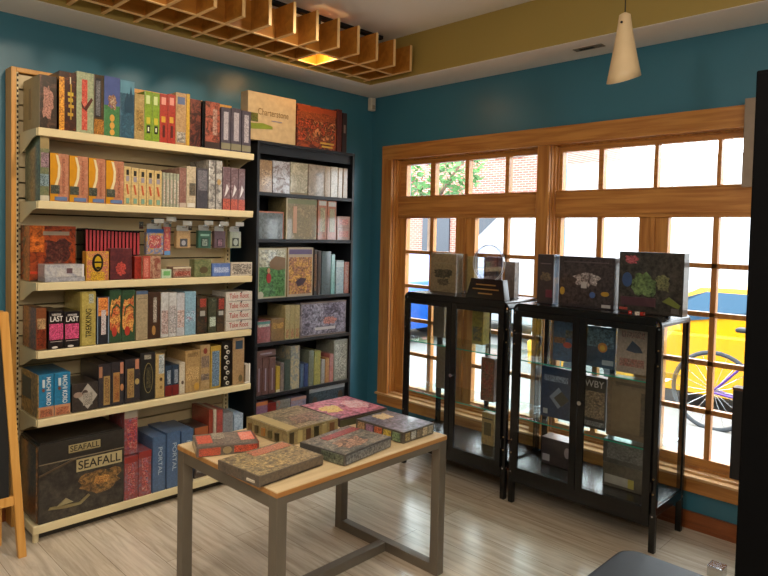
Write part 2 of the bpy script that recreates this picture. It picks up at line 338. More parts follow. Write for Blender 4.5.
def loft(bm, secs):
    """secs: list of vertex loops (same length) -> closed skin"""
    rings = [[bm.verts.new(p) for p in s] for s in secs]; n = len(rings[0])
    for a, b in zip(rings, rings[1:]):
        for i in range(n): bm.faces.new((a[i], a[(i+1) % n], b[(i+1) % n], b[i]))
    bm.faces.new(rings[0][::-1]); bm.faces.new(rings[-1])
def car(name, loc, label, paint, prof, cabin, width, wheels, wr, cat='car'):
    """prof: side outline [(y,z)] of body, cabin: [(y,z)] of glasshouse; y+ = nose"""
    root = empty(name, loc); tag(root, label, cat)
    hw = width/2
    secs = []
    for f, ins in ((-1, .10), (-.94, .03), (-.7, 0), (.7, 0), (.94, .03), (1, .10)):
        cy = sum(p[0] for p in prof)/len(prof); cz = .6
        secs.append([Vector((f*hw, cy+(p[0]-cy)*(1-ins*.25), cz+(p[1]-cz)*(1-ins))) for p in prof])
    bm = B(); loft(bm, secs); body = obj('body', bm, paint, root, smooth=False)
    secs = []
    cb = min(p[1] for p in cabin)
    for f in (-1, 1):
        secs.append([Vector((f*hw*(.97 if p[1] <= cb+.01 else .80), p[0], p[1])) for p in cabin])
    bm = B(); loft(bm, secs); obj('roof', bm, paint, root)
    # side windows and windscreens slightly proud of the cabin
    top = max(p[1] for p in cabin); ys = [p[0] for p in cabin]
    for f in (-1, 1):
        if cat == 'van': break
        bm = B()
        def sx(z): t = (z-cb)/(top-cb); return f*hw*(.97+(.80-.97)*t)+f*.006
        c = sorted(cabin, key=lambda p: p[0]); lo = [p for p in c if p[1] <= cb+.01]; hi = [p for p in c if p[1] > top-.08]
        q = [(lo[0][0]+.18, cb+.04), (lo[-1][0]-.22, cb+.04), (hi[-1][0]-.06, top-.08), (hi[0][0]+.06, top-.08)]
        prism(bm, [Vector((sx(z), y, z)) for y, z in q], (f*.004, 0, 0)); obj('side_window', bm, DKW, root)
    c = sorted(cabin, key=lambda p: p[0]); lo = [p for p in c if p[1] <= cb+.01]; hi = [p for p in c if p[1] > top-.08]
    for a, b_, nm in ((lo[-1], hi[-1], 'windscreen'), (lo[0], hi[0], 'rear_window')):
        if cat == 'van' and nm == 'rear_window': continue
        dy = .008 if nm == 'windscreen' else -.008
        bm = B(); A = lambda t: (a[0]+(b_[0]-a[0])*t, a[1]+(b_[1]-a[1])*t)
        (y0, z0), (y1, z1) = A(.08), A(.9)
        prism(bm, [Vector((-hw*.88, y0+dy, z0)), Vector((hw*.88, y0+dy, z0)), Vector((hw*.76, y1+dy, z1)), Vector((-hw*.76, y1+dy, z1))], (0, dy*.5, .004)); obj(nm, bm, DKW, root)
    for y in wheels:
        for f in (-1, 1):
            bm = B(); tube(bm, (f*hw-f*.2, y, wr), (f*hw+f*.01, y, wr), wr, 28); wh = obj('wheel', bm, pm('tyre', '#26262a', .8), root, .02)
            bm = B(); tube(bm, (f*hw, y, wr), (f*hw+f*.018, y, wr), wr*.6, 20); obj('hubcap', bm, CHROME, wh)
    nose = max(p[0] for p in prof)
    for f in (-1, 1):
        bm = B(); tube(bm, (f*hw*.7, nose-.10, .62), (f*hw*.7, nose+.005, .62), .09, 16); obj('headlight', bm, pm('lamp_glass', '#e8e8e0', .1), root)
    return root
DKW = pm('car_window_glass', '#3c5468', .12)
yc = car('parked_car', (3.8, -1.7, -.20), 'yellow hatchback parked at the curb beyond the bicycle', pm('yellow_car_paint', '#c48a08', .25, coat=.5),
    [(-2.1, .25), (2.1, .25), (2.12, .55), (1.9, .74), (1.1, .90), (-1.95, .98), (-2.12, .7)], [(-1.95, .95), (1.05, .90), (.25, 1.40), (-1.35, 1.44)], 1.74, (-1.3, 1.3), .31)
yc.scale = (1, 1, .90)
car('parked_van', (6.4, 1.6, -.22), 'white van across the street with its sloping windscreen facing left', pm('white_van_paint', '#9a9ea2', .3, coat=.5),
    [(-2.6, .3), (2.5, .3), (2.55, .75), (2.3, 1.12), (1.9, 1.22), (-2.6, 1.25)], [(-2.6, 1.2), (2.0, 1.2), (1.0, 2.15), (.6, 2.22), (-2.5, 2.22)], 1.95, (-1.7, 1.75), .34, 'van')
car('parked_car', (4.42, 5.2, -.22), 'bright blue car at the far left of the street', pm('blue_car_paint', '#0c4a9c', .25, coat=.5),
    [(-2.1, .25), (2.1, .25), (2.12, .55), (1.9, .74), (1.1, .90), (-1.95, .98), (-2.12, .7)], [(-1.95, .95), (1.05, .90), (.25, 1.40), (-1.35, 1.44)], 1.74, (-1.3, 1.3), .31)
# bicycle
wc = at(713, 396, 'x', 2.35)
bk = empty('bicycle', (2.35, wc.y, -.10)); tag(bk, 'purple bicycle standing on the sidewalk in front of the yellow car', 'bicycle')
hz = wc.z+.10
PUR = pm('purple_paint', '#502878', .3)
def wheel(y):
    bm = B(); r = .33; N = 40
    for i in range(N):
        a, b_ = 2*math.pi*i/N, 2*math.pi*(i+1)/N
        tube(bm, (0, y+math.cos(a)*r, r+math.sin(a)*r), (0, y+math.cos(b_)*r, r+math.sin(b_)*r), .019, 8)
    t = obj('wheel', bm, pm('bicycle_tyre', '#2c3034', .7), bk)
    bm = B()
    for i in range(20):
        a = 2*math.pi*i/20; tube(bm, (0, y, r), (0, y+math.cos(a)*.31, r+math.sin(a)*.31), .0022, 5)
    tube(bm, (-.04, y, r), (.04, y, r), .02, 12)
    obj('spokes', bm, CHROME, t)
wheel(0); wheel(-1.02)
bm = B(); bb = (0, -.42, .28); st = (0, -.33, .78); hd = (0, -.86, .82)
for a, b_, r in ((bb, (0, -.28, .84), .017), (bb, (0, -.84, .70), .02), ((0, -.32, .72), hd, .017), ((.05, 0, .33), bb, .011), ((-.05, 0, .33), bb, .011), ((.04, 0, .33), (0, -.33, .70), .009), ((-.04, 0, .33), (0, -.33, .70), .009), ((0, -.84, .66), (0, -.87, .92), .02), ((.05, -1.02, .33), (.03, -.85, .66), .012), ((-.05, -1.02, .33), (-.03, -.85, .66), .012)):
    tube(bm, a, b_, r, 10)
obj('frame', bm, PUR, bk)
bm = B(); box(bm, -.06, .06, -.40, -.16, .86, .90); tube(bm, (0, -.28, .80), (0, -.27, .88), .013); obj('saddle', bm, BLKM, bk, .02)
bm = B(); tube(bm, (-.28, -.82, 1.0), (.28, -.82, 1.0), .013); tube(bm, (0, -.87, .9), (0, -.82, 1.0), .014); obj('handlebar', bm, BLKM, bk)
bm = B(); tube(bm, (.03, -.42, .28), (.045, -.42, .28), .09, 24); tube(bm, (.05, -.42, .28), (.06, -.35, .14), .01); obj('crank', bm, CHROME, bk)
# ------------------------------------------------------------------ white wall shelving unit
def rot2(c, s, p): return (p[0]*c-p[1]*s, p[0]*s+p[1]*c)
GX0, GX1, GF, GB = -2.545, -1.335, -.368, -.095
gu = empty('shelving_unit', (0, 0, 0)); tag(gu, 'tall cream metal wall shelving unit with slatted back full of game boxes', 'shelf')
bm = B(); box(bm, GX0+.03, GX1, -.060, -.012, .0, 2.20); obj('back_frame', bm, DARKG, gu)
bm = B()
z = .12
while z < 2.24:
    box(bm, GX0+.013, GX1, -.095, -.06, z, min(z+.069, 2.26)); z += .0765
obj('slat_board', bm, CREAMD, gu, .002)
bm = B(); box(bm, GX0-.019, GX0+.003, -.110, -.012, 0, 2.285); obj('edge_trim', bm, OAK, gu, .002)
bm = B(); box(bm, GX0+.003, GX1, -.110, -.012, 2.262, 2.285); obj('top_trim', bm, OAK, gu, .002)
for xa, xb in ((GX0+.003, GX0+.013), (GX1-.034, GX1)):
    u = bxo('upright', (xa, xb, -.112, -.06, 0, 2.262), CREAM, gu, .002)
    bm = B()
    for k in range(88): box(bm, (xa+xb)/2-.0035, (xa+xb)/2+.0035, -.1135, -.111, .03+k*.0254, .030+k*.0254+.013)
    obj('slots', bm, DARKG, u)
SH = [1.9686, 1.6286, 1.2429, .9199, .5939]
def shelf(z, x0=GX0+.022, x1=GX1-.01, lipd=.036):
    bm = B()
    # deck with a rolled, slightly sloping front lip
    prof = [(-.115, z-.004), (GF+.004, z-.004), (GF+.002, z), (GF-.004, z), (GF-.010, z-.004), (GF-.006, z-lipd), (GF+.004, z-lipd-.003), (GF+.012, z-lipd+.006), (GF+.012, z-.022), (-.115, z-.022)]
    prism(bm, [Vector((x0, a, b)) for a, b in prof], (x1-x0, 0, 0))
    s = obj('shelf', bm, CREAM, gu)
    for xx in (x0-.004, x1):
        bm = B(); pr = [(-.112, z-.002), (-.112, z-.105), (-.15, z-.10), (-.30, z-.045), (GF+.006, z-.036), (GF+.006, z-.002)]
        prism(bm, [Vector((xx, a, b)) for a, b in pr], (.004, 0, 0)); obj('bracket', bm, CREAM, s)
    return s
for z in SH: s5 = shelf(z)
bm = B(); box(bm, GX1-.02, GX1-.014, GF-.004, GF+.09, SH[4], SH[4]+.115); box(bm, GX1-.05, GX1-.014, GF-.007, GF-.003, SH[4]+.002, SH[4]+.012); box(bm, GX1-.02, GX1-.012, GF-.006, GF+.002, SH[4], SH[4]+.12); obj('end_stop', bm, pm('white_wire', '#e4e0d6', .4), s5, .002)
bm = B(); box(bm, GX0, GX1, GF-.010, -.06, .045, .085); obj('base_deck', bm, CREAM, gu, .004)
bm = B(); box(bm, GX0+.03, GX1-.03, GF+.05, GF+.065, 0, .05); obj('kick_plate', bm, pm('dark_kick', '#3a3630', .6), gu)
for xx in (GX0+.02, GX1-.04):
    bm = B(); tube(bm, (xx, GF+.02, 0), (xx, GF+.02, .05), .014, 12); obj('leveller_foot', bm, CREAM, gu)

# ------------------------------------------------------------------ black bookcase
BX0, BX1, BF = -1.268, -.462, -.300
BZ = [1.7535, 1.4623, 1.089, .8109, .4782, .10]; BT = 2.067
bc = empty('bookcase', (0, 0, 0)); tag(bc, 'tall narrow black wooden bookcase in the corner of the room', 'bookcase')
bxo('side_panel', (BX0, BX0+.018, BF, -.02, 0, BT), BLKW, bc, .001); bxo('side_panel', (BX1-.018, BX1, BF, -.02, 0, BT), BLKW, bc, .001)
bxo('top_panel', (BX0, BX1, BF-.003, -.02, BT-.018, BT), BLKW, bc, .001)
bxo('back_panel', (BX0+.018, BX1-.018, -.026, -.02, .06, BT-.018), pm('black_hardboard', '#15171b', .55), bc)
bxo('header_rail', (BX0+.018, BX1-.018, BF+.02, BF+.035, BT-.075, BT-.018), BLKW, bc)
for z in BZ: bxo('shelf', (BX0+.018, BX1-.018, BF+.002, -.026, z-.022, z), BLKW, bc, .001)
bxo('plinth', (BX0+.018, BX1-.018, BF+.02, BF+.035, 0, .078), BLKW, bc)

# ------------------------------------------------------------------ boxed games: builder
_mc = {}
def plain(c, gain=None, rough=.3):
    k = (c, gain, rough)
    if k not in _mc: _mc[k] = art(c, gain=gain, rough=rough)
    return _mc[k]
LETTER = 'DejaVu'
def text_mesh(txt, w, h, rot):
    cu = D.curves.new('lettering', 'FONT'); cu.body = txt; cu.size = 1; cu.offset = .012
    t = D.objects.new('lettering', cu); COL.objects.link(t)
    bpy.context.view_layer.update()
    me = D.meshes.new_from_object(t.evaluated_get(bpy.context.evaluated_depsgraph_get())); D.objects.remove(t); D.curves.remove(cu)
    vs = [v.co.copy() for v in me.vertices]
    if rot:
        c, s = (0, 1) if rot == 90 else (0, -1)
        vs = [Vector((v.x*c-v.y*s, v.x*s+v.y*c, 0)) for v in vs]
    x0, x1 = min(v.x for v in vs), max(v.x for v in vs); y0, y1 = min(v.y for v in vs), max(v.y for v in vs)
    for mv, v in zip(me.vertices, vs): mv.co = Vector(((v.x-x0)/(x1-x0)*w, (v.y-y0)/(y1-y0)*h, 0))
    return me
def decal(parent, dims, dc, lay):
    w, d, h = dims; face, kind, u0, u1, v0, v1, colr = dc[:7]
    fr = {'F': (Vector((-w/2, -d/2, 0)), Vector((1, 0, 0)), Vector((0, 0, 1)), w, h), 'T': (Vector((-w/2, -d/2, h)), Vector((1, 0, 0)), Vector((0, 1, 0)), w, d),
          'L': (Vector((-w/2, d/2, 0)), Vector((0, -1, 0)), Vector((0, 0, 1)), d, h), 'R': (Vector((w/2, -d/2, 0)), Vector((0, 1, 0)), Vector((0, 0, 1)), d, h)}[face]
    O, U, V, W, H = fr; N = U.cross(V); th = .0007*(lay+1)
    P = lambda u, v, k=th: O+U*(u*W)+V*(v*H)+N*k
    bm = B()
    if kind == 't':
        me = text_mesh(dc[7], (u1-u0)*W, (v1-v0)*H, dc[8] if len(dc) > 8 else 0)
        for v in me.vertices: v.co = P(u0, v0)+U*v.co.x+V*v.co.y
        bm.from_mesh(me); bmesh.ops.solidify(bm, geom=bm.faces[:], thickness=-.0004) if False else None
        nm = 'title_lettering'; mat = plain(colr)
    else:
        if kind in 'ra': pts = [(u0, v0), (u1, v0), (u1, v1), (u0, v1)]
        elif kind == 'b':
            rb = random.Random(int((u0*97+v0*31+u1*53)*1000)); pts = []
            for k in range(22):
                a = 2*math.pi*k/22; rr = rb.uniform(.62, 1.0); q = max(abs(math.cos(a)), abs(math.sin(a)))**.6
                pts.append(((u0+u1)/2+math.cos(a)*(u1-u0)/2*rr/q, (v0+v1)/2+math.sin(a)*(v1-v0)/2*rr/q))
        elif kind == 'o': pts = [((u0+u1)/2+math.cos(a*math.pi/12)*(u1-u0)/2, (v0+v1)/2+math.sin(a*math.pi/12)*(v1-v0)/2) for a in range(24)]
        elif kind == 'd': pts = [((u0+u1)/2, v0), (u1, (v0+v1)/2), ((u0+u1)/2, v1), (u0, (v0+v1)/2)]
        elif kind == 'g': pts = dc[7]
        prism(bm, [P(u, v, 0.0002) for u, v in pts], N*(th-.0002))
        nm = {'r': 'cover_panel', 'a': 'cover_picture', 'b': 'cover_picture', 'o': 'cover_emblem', 'd': 'cover_emblem', 'g': 'cover_shape'}[kind]
        mat = art(colr, dc[7] if len(dc) > 7 else 26, fine=.85, gain=GAIN*1.15) if kind in 'ab' else plain(colr)
    if kind == 't':
        me2 = D.meshes.new(nm); bm.to_mesh(me2); bm.free(); me2.materials.append(mat); o = D.objects.new(nm, me2); COL.objects.link(o); o.parent = parent
    else: o = obj(nm, bm, mat, parent)
    return o
labels = []
def gbox(label, dims, loc, rz, pal, decals=(), cat='board game', group=None, name='game_box', scale=22, stretch=(1, 1, 1), seam=None, gain=None):
    w, d, h = dims; bm = B()
    if seam is None: box(bm, -w/2, w/2, -d/2, d/2, 0, h)
    else: box(bm, -w/2+.0015, w/2-.0015, -d/2+.0015, d/2-.0015, 0, h-.001)
    m = art(pal, scale, stretch, gain) if isinstance(pal, str) else pal
    o = obj(name, bm, m, None, min(.0016, w*.05, h*.05), loc=loc); o.rotation_euler = (0, 0, rz)
    if seam is not None:
        bm = B(); box(bm, -w/2, w/2, -d/2, d/2, h*seam, h); obj('lid', bm, m, o, .0016)
    tag(o, label, cat, group); labels.append(label)
    for i, dc in enumerate(decals): decal(o, dims, dc, i)
    return o
YB = GF-.002; YG = GF+.012
def row(items, yf, zs, depth, group=None):
    for it in items:
        x0, x1, yt, pal, lab, dec = it[:6]; op = it[6] if len(it) > 6 else {}
        yy = op.get('y', yf); zb = op.get('z', zs); dp = op.get('d', depth)
        a = at(x0, yt+16, 'y', yy); b = at(x1, yt+16, 'y', yy); t = at((x0+x1)/2, yt, 'y', yy)
        ax, bx, tz = a.x, b.x, min(t.z, op.get('zmax', 9))
        if yf == YG or yf == YB: ax = max(ax, GX0+.001) if 'y' not in op else ax
        if 'YK' in globals() and yf == YK and zb < BT-.01: ax = max(ax, BX0+.0195); bx = min(bx, BX1-.0195)
        gbox(lab, (bx-ax-.0015, dp, tz-zb), ((ax+bx)/2, yy+dp/2, zb+.0005), 0, pal, dec, op.get('cat', 'board game'), op.get('g', group), op.get('n', 'game_box'), op.get('s', 22), op.get('st', (1, 1, 1)), gain=op.get('gain'))
F = 'F'
# ---- top of the white unit
YG = GF+.012
G1 = 'upright game boxes on the top white shelf'
row([
 (39.5, 57, 75.5, '2c2016 3a2a1c 8a5a48', 'big dark box with a pinkish figure at the left end of the top white shelf', [('L', 'r', .0, 1, 0, 1, 'b9a06a'), ('L', 'r', .35, .5, .2, .8, '8a7850'), (F, 'b', .12, .82, .15, .85, '6a4438 b07a68 8a5648', 30)]),
 (59, 76.5, 72, '6a2a10 3a1c10 4a2414 c05a18', 'brown and fiery orange box with yellow marks, top white shelf', [(F, 'a', 0, .30, 0, .9, 'b0601a e09a28 8a3a10', 26), (F, 'r', .62, .68, .80, .92, 'e8d8b0'), (F, 'r', .50, .82, .60, .66, 'd8b830'), (F, 'r', .52, .78, .50, .56, 'd8b830'), (F, 'r', .54, .84, .40, .45, 'd0a030'), (F, 'r', .5, .8, .26, .31, 'd0a030'), (F, 'r', .64, .70, .2, .8, 'c89a28')]),
 (76.5, 94, 72.5, '8c9a70 a8b08a 6a8468', 'pale green box with red lettering down its front, top white shelf', [(F, 'a', .30, .62, .05, .88, 'b03028 c84838 d88a70', 60), (F, 'g', 0, 0, 0, 0, '5a2a20', [(.25, .52), (.45, .42), (.85, .60), (.95, .56), (.55, .36), (.3, .42)])]),
 (94, 104, 75, '3a2c1c 4c3a22 5c4626', 'narrow dark brown box with grey letters beside the blue green box', [(F, 'r', .12, .72, .30, .94, '2a2a30'), (F, 'a', .2, .62, .32, .9, '2a2a30 8c8c90', 70), (F, 'a', .0, 1, .0, .26, '8a5a20 b87828', 40)]),
 (104, 120, 77, '3f7a45 4a8a50', 'blue over green box with orange discs on the top white shelf', [(F, 'r', 0, 1, .52, 1, '4a5a98'), (F, 'b', .2, .85, .44, .72, 'c8c0a8 8a5a3a 4a5a98', 40), (F, 'o', .36, .66, .25, .37, 'd8a040'), (F, 'o', .36, .66, .13, .24, 'd8a040'), (F, 'o', .36, .66, .02, .12, 'd8a040')]),
 (120, 134.5, 81, '3a6a80 2a5068 4a84a0', 'teal blue box with a pointed castle shape on the top white shelf', [(F, 'r', 0, 1, .78, 1, '5a90a8'), (F, 'g', 0, 0, 0, 0, '24455c', [(.3, .45), (.9, .45), (.9, .7), (.75, .92), (.62, .7), (.5, .8), (.3, .62)])]),
 (134.5, 144.5, 94, 'c0a468 a88c50 c8b078', 'tan box between the teal box and the lime green pair', [(F, 'a', .2, .9, .2, .65, 'a08040 8a6a34', 40)]),
 (144.5, 152.2, 91.5, '7a9a20 86a828', 'lime green spine, left one of the green pair on the top white shelf', [(F, 'r', .2, .7, .75, .92, 'c8d890'), (F, 'r', .25, .75, .35, .48, 'c8b830'), (F, 'r', .3, .75, .16, .32, '20281a'), (F, 'r', .42, .6, .2, .28, 'e0e4c8')]),
 (152.2, 159.8, 93, '7a9a20 86a828', 'lime green spine, right one of the green pair on the top white shelf', [(F, 'r', .2, .7, .75, .92, 'c8d890'), (F, 'r', .25, .75, .35, .48, 'c8b830'), (F, 'r', .3, .75, .16, .32, '20281a'), (F, 'r', .42, .6, .2, .28, 'e0e4c8')]),
 (159.8, 168, 94, 'a82c20 b83828', 'red spine, left one of the red pair on the top white shelf', [(F, 'r', .2, .75, .78, .93, 'e09080'), (F, 'r', .2, .7, .42, .54, 'd8a030'), (F, 'r', .35, .65, .12, .36, '5a2018')]),
 (168, 175.8, 94.5, 'a82c20 b83828', 'red spine, right one of the red pair on the top white shelf', [(F, 'r', .2, .75, .78, .93, 'e09080'), (F, 'r', .2, .7, .42, .54, 'd8a030'), (F, 'r', .35, .65, .12, .36, '5a2018')]),
 (175.8, 186.5, 93, 'c8a878 b89060 8a6a48', 'tan picture spine with a blue flag mark beside the red pair', [(F, 'r', .15, .85, .78, .92, '5a6a90'), (F, 'a', .1, .9, .05, .25, '4a3a34 c8c0b0', 40)]),
 (186.5, 190, 94, 'c89a28 d8aa38', 'thin mustard yellow box on the top white shelf', []),
 (190, 201, 99.5, '4a2018 2a1614 8a4030 3a2420', 'dark maroon picture box left of the black and red one', []),
 (202.5, 205.3, 101, '0c0c0e', 'very thin black box on the top white shelf', []),  # black slab painted in place of the shaded gap between boxes
 (205.5, 220, 102, '5a2018 c06048 3a1c18 e09070', 'black and glowing red box with pale face shapes, top white shelf', [(F, 'r', 0, 1, .0, .15, '40302c'), (F, 'a', .5, .8, .3, .85, 'c0a090 7a3828', 60)]),
 (221.3, 230.8, 107.5, '4a4250 5a5260', 'leftmost of the three grey purple spines ending the top white shelf', [(F, 'a', .25, .75, .25, .9, '5a5260 b8b0b8 5a5260', 80), (F, 'r', 0, 1, .04, .18, '8a8468')]),
 (231.3, 241.5, 108.5, '4a4250 5a5260', 'middle one of the three grey purple spines ending the top white shelf', [(F, 'a', .25, .75, .25, .9, '5a5260 b8b0b8 5a5260', 80), (F, 'r', 0, 1, .04, .18, '8a8468')]),
 (242, 251, 111, '4a4250 5a5260', 'rightmost of the three grey purple spines ending the top white shelf', [(F, 'a', .25, .75, .25, .9, '5a5260 b8b0b8 5a5260', 80), (F, 'r', 0, 1, .04, .18, '8a8468')]),
], YG, SH[0], .24, G1)
# ---- second white shelf
G2 = 'upright game boxes on the second white shelf'
YEL = [(F, 'r', 0, .42, .0, 1, 'd8920c'), (F, 'g', 0, 0, 0, 0, 'e8d8a8', [(.28, .98), (.42, .96), (.54, .75), (.52, .52), (.36, .30), (.22, .32), (.38, .52), (.42, .74)]), (F, 'a', .02, .5, .16, .34, '5a5a48 3a4038 8a8468', 50), (F, 'r', .24, .9, .02, .10, '6078a8'), (F, 'a', .66, .78, .16, .9, 'c08060 8a3a28', 80)]
THN = [(F, 'r', .32, .7, .78, .92, '2a2a28'), (F, 'r', .3, .72, .62, .76, '9a94a0'), (F, 'g', 0, 0, 0, 0, 'c85830', [(.28, .54), (.5, .54), (.72, .28), (.5, .28)]), (F, 'r', .3, .75, .04, .18, '78a088')]
yr = ['leftmost', 'second from the left', 'third from the left', 'rightmost']
tn = ['leftmost', 'second', 'middle', 'fourth', 'rightmost']
row([(40, 49.3, 128, '8a8a5c 6a7450 b0a070', 'tall greenish box at the left end of the second white shelf', [('L', 'a', .0, 1, 0, 1, '6a7450 56664a 8a8a5c', 14), (F, 'r', 0, 1, .78, 1, 'a08a58'), (F, 'a', .1, .95, .5, .72, '9a8488 7a5068', 40), (F, 'a', 0, .95, .22, .4, '8aa0a8 40606a', 40), (F, 'r', 0, 1, 0, .08, 'c8c0a8')], {'zmax': 1.943})]
 + [(a, b, t, 'c88860 c07a5a d09a78', 'golden and pink box with a pale curve, %s of the four alike' % n, YEL) for a, b, t, n in zip((50, 69.3, 88.5, 106), (69, 88.2, 105.7, 124), (153.7, 156.3, 158.6, 161), yr)]
 + [(a, b, t, 'cfae68 d8bc80', 'thin cream box with a black bird mark, %s of the five alike' % n, THN) for a, b, t, n in zip((124, 131.2, 139, 146.5, 154.2), (131, 138.8, 146.3, 154, 162), (166.5, 168, 169, 170, 171), tn)]
 + [(a, b, t, 'b8b8a0 a0a48c c8c8b4', 'slim pale grey green box, %s of the five alike on the second white shelf' % n, [(F, 'r', .1, .25, 0, 1, '7a8070'), (F, 'a', .4, .9, .1, .8, 'c8c8b8 a87868', 60)]) for a, b, t, n in zip((162.3, 165.8, 169.4, 173, 176.2), (165.6, 169.2, 172.8, 176, 179.2), (172.5, 173, 173, 173.5, 174), tn)]
 + [(179.4, 186.4, 168, 'a07868 8a5a50 c0a090', 'pinkish brown spine right of the slim pale boxes', [(F, 'r', 0, 1, .0, .12, 'b8a898')]),
 (186.6, 196, 166.5, 'b8a080 c8b898 706050', 'cream picture spine with a barcode foot on the second white shelf', [(F, 'r', .1, .9, .02, .12, 'd0ccc0'), (F, 'a', .3, .95, .3, .6, '405048 786048', 40)]),
 (197, 208, 168.5, '403c44 504c54', 'dark slate grey box on the second white shelf', [(F, 'a', .1, .9, .45, .95, '403c44 908c94', 50)]),
 (209, 222.3, 160.5, '9aa0a0 c8c4bc 706a68 5a6a74', 'tall speckled grey white box on the second white shelf', [(F, 'r', .45, .55, 0, 1, '5a5450'), (F, 'o', .62, .9, .5, .62, 'c09858')]),
 (223, 230.5, 167, '8a7078 6a4a50 b8a0a8', 'mauve and red spine, left of three alike by the end of the second white shelf', [(F, 'a', 0, 1, .0, .26, 'a03828 c85838', 40), (F, 'g', 0, 0, 0, 0, 'e0dce0', [(.2, .3), (.5, .6), (.8, .5), (.5, .38)])]),
 (231, 238, 168, '8a7078 6a4a50 b8a0a8', 'mauve and red spine, middle of three alike by the end of the second white shelf', [(F, 'a', 0, 1, .0, .26, 'a03828 c85838', 40), (F, 'g', 0, 0, 0, 0, 'e0dce0', [(.2, .3), (.5, .6), (.8, .5), (.5, .38)])]),
 (238.4, 245, 169, '8a7078 6a4a50 b8a0a8', 'mauve and red spine, right of three alike by the end of the second white shelf', [(F, 'a', 0, 1, .0, .26, 'a03828 c85838', 40), (F, 'g', 0, 0, 0, 0, 'e0dce0', [(.2, .3), (.5, .6), (.8, .5), (.5, .38)])]),
], YG, SH[1], .22, G2)
# ---- third white shelf
z3 = SH[2]
row([(30, 76, 226, '2a1210 5a1c10 b04414 3a1410 8a2c10', 'large dark red and orange battle box at the left of the third white shelf', [(F, 'a', .0, .30, .52, 1, '702408 c86018 401408', 12), (F, 'r', .27, .85, .83, .90, '9a8a78'), (F, 'b', .2, .98, .30, .80, '20100e 50201a 8a5a48', 16), ('L', 'a', 0, 1, 0, 1, '2a1210 6a2810 b85014 401008 20100c', 12), (F, 'r', .0, .30, .13, .17, 'd83818')], {'y': -.25, 'd': .14, 's': 12}),
 (44.5, 84, 264.5, '8a8a98 b0b0b8 c8c4c0 6a7084', 'shiny silver grey box lying on top of its pair before the dark red box', [(F, 'r', .55, .7, .3, .7, '604850'), (F, 'r', .95, 1, 0, 1, 'd8d4d0')], {'z': z3+.021, 'd': .10, 'g': 'pair of silver boxes'}),
 (45, 85, 276.5, '8a8a98 b0b0b8 7a8090', 'shiny silver grey box at the bottom of its pair before the dark red box', [], {'d': .12, 'g': 'pair of silver boxes'}),
 (86, 109, 251.5, 'c88a10 d8a018', 'small yellow and pink poster box with a bearded face drawing', [(F, 'a', .03, .97, .02, .98, 'c8900c b85a60 d8a818 c03878', 50), (F, 'o', .25, .75, .30, .92, '181410'), (F, 'o', .36, .66, .38, .84, 'd0a810'), (F, 'r', .36, .66, .60, .66, '181410'), (F, 'o', .42, .60, .40, .48, '201808'), (F, 'a', .2, .8, .0, .3, 'd8b018 a86a30', 50)], {'y': YG-.004, 'd': .05, 's': 40}),
 (110, 132, 248.5, '401c20 582428 702c2c 30181c', 'small dark wine red box beside the yellow face box', [(F, 'b', .2, .75, .1, .6, 'a03030 c04438 501c20', 30)], {'d': .06}),
 (134.5, 142.5, 256.5, '802018 b03020 601810', 'dull red box tucked behind the orange red one on the third white shelf', [], {'y': YG+.02, 'd': .10}),
 (142.7, 161, 256, 'a03828 8a4a38 c8a080 3a2c24', 'orange red picture box standing under the bright hanging toy pack', [(F, 'r', 0, .4, 0, 1, 'b84838'), (F, 'a', .06, .3, .08, .9, 'b84838 d89080', 60)], {'d': .08}),
 (161.3, 171.5, 269.5, 'c8d8c0 b0d0a8', 'tiny white and green card box on the third white shelf', [(F, 'r', .2, .85, .3, .8, '70b868')], {'d': .06}),
 (173, 191, 267, 'c8b8a0 8a5a48 d8ccb8', 'small speckled cream box with dark marks, centre right of the third white shelf', [(F, 'r', 0, 1, .85, 1, 'd8ccb0'), (F, 'a', .08, .95, .2, .6, '38241c a84838 d8ccb8', 60)], {'d': .08}),
 (194.3, 211.3, 259.5, '4a5a34 6a7444 8a8a5c 2c3820', 'small mossy green creature box on the third white shelf', [('F', 'o', .3, .8, .2, .6, '5a4a2c')], {'d': .06}),
 (212, 230.3, 263.5, '4a6ab0 5a7ac0 8aa0d0', 'small blue box beside the white one on the third white shelf', [(F, 'a', .1, .9, .3, .7, 'c8d4e8 4a6ab0', 50)], {'d': .06}),
 (231, 252, 262.5, 'd8ccb8 d0c4b0', 'small white box with red and black specks, right end of third white shelf', [(F, 'a', .06, .95, .1, .9, 'd8ccb8 d8ccb8 30201c d8ccb8 a83828', 55)], {'d': .06}),
], YG, z3, .1, 'small boxes on the third white shelf')
ORD = 'first second third fourth fifth sixth seventh eighth ninth tenth eleventh twelfth thirteenth fourteenth fifteenth'.split()
for k in range(15):
    a = 85.3+k*3.66
    row([(a, a+3.3, 228.3+k*.25, '101012', 'thin red topped card pack, %s from the left in the dense upright row' % ORD[k], [(F, 'r', .12, .88, .50, .97, 'b83a40'), (F, 'r', .3, .7, .06, .44, '303038')], {'y': -.25, 'd': .12, 'g': 'row of thin red topped packs on the third white shelf', 'n': 'card_pack', 'cat': 'card pack'})], -.27, z3+.0, .13)
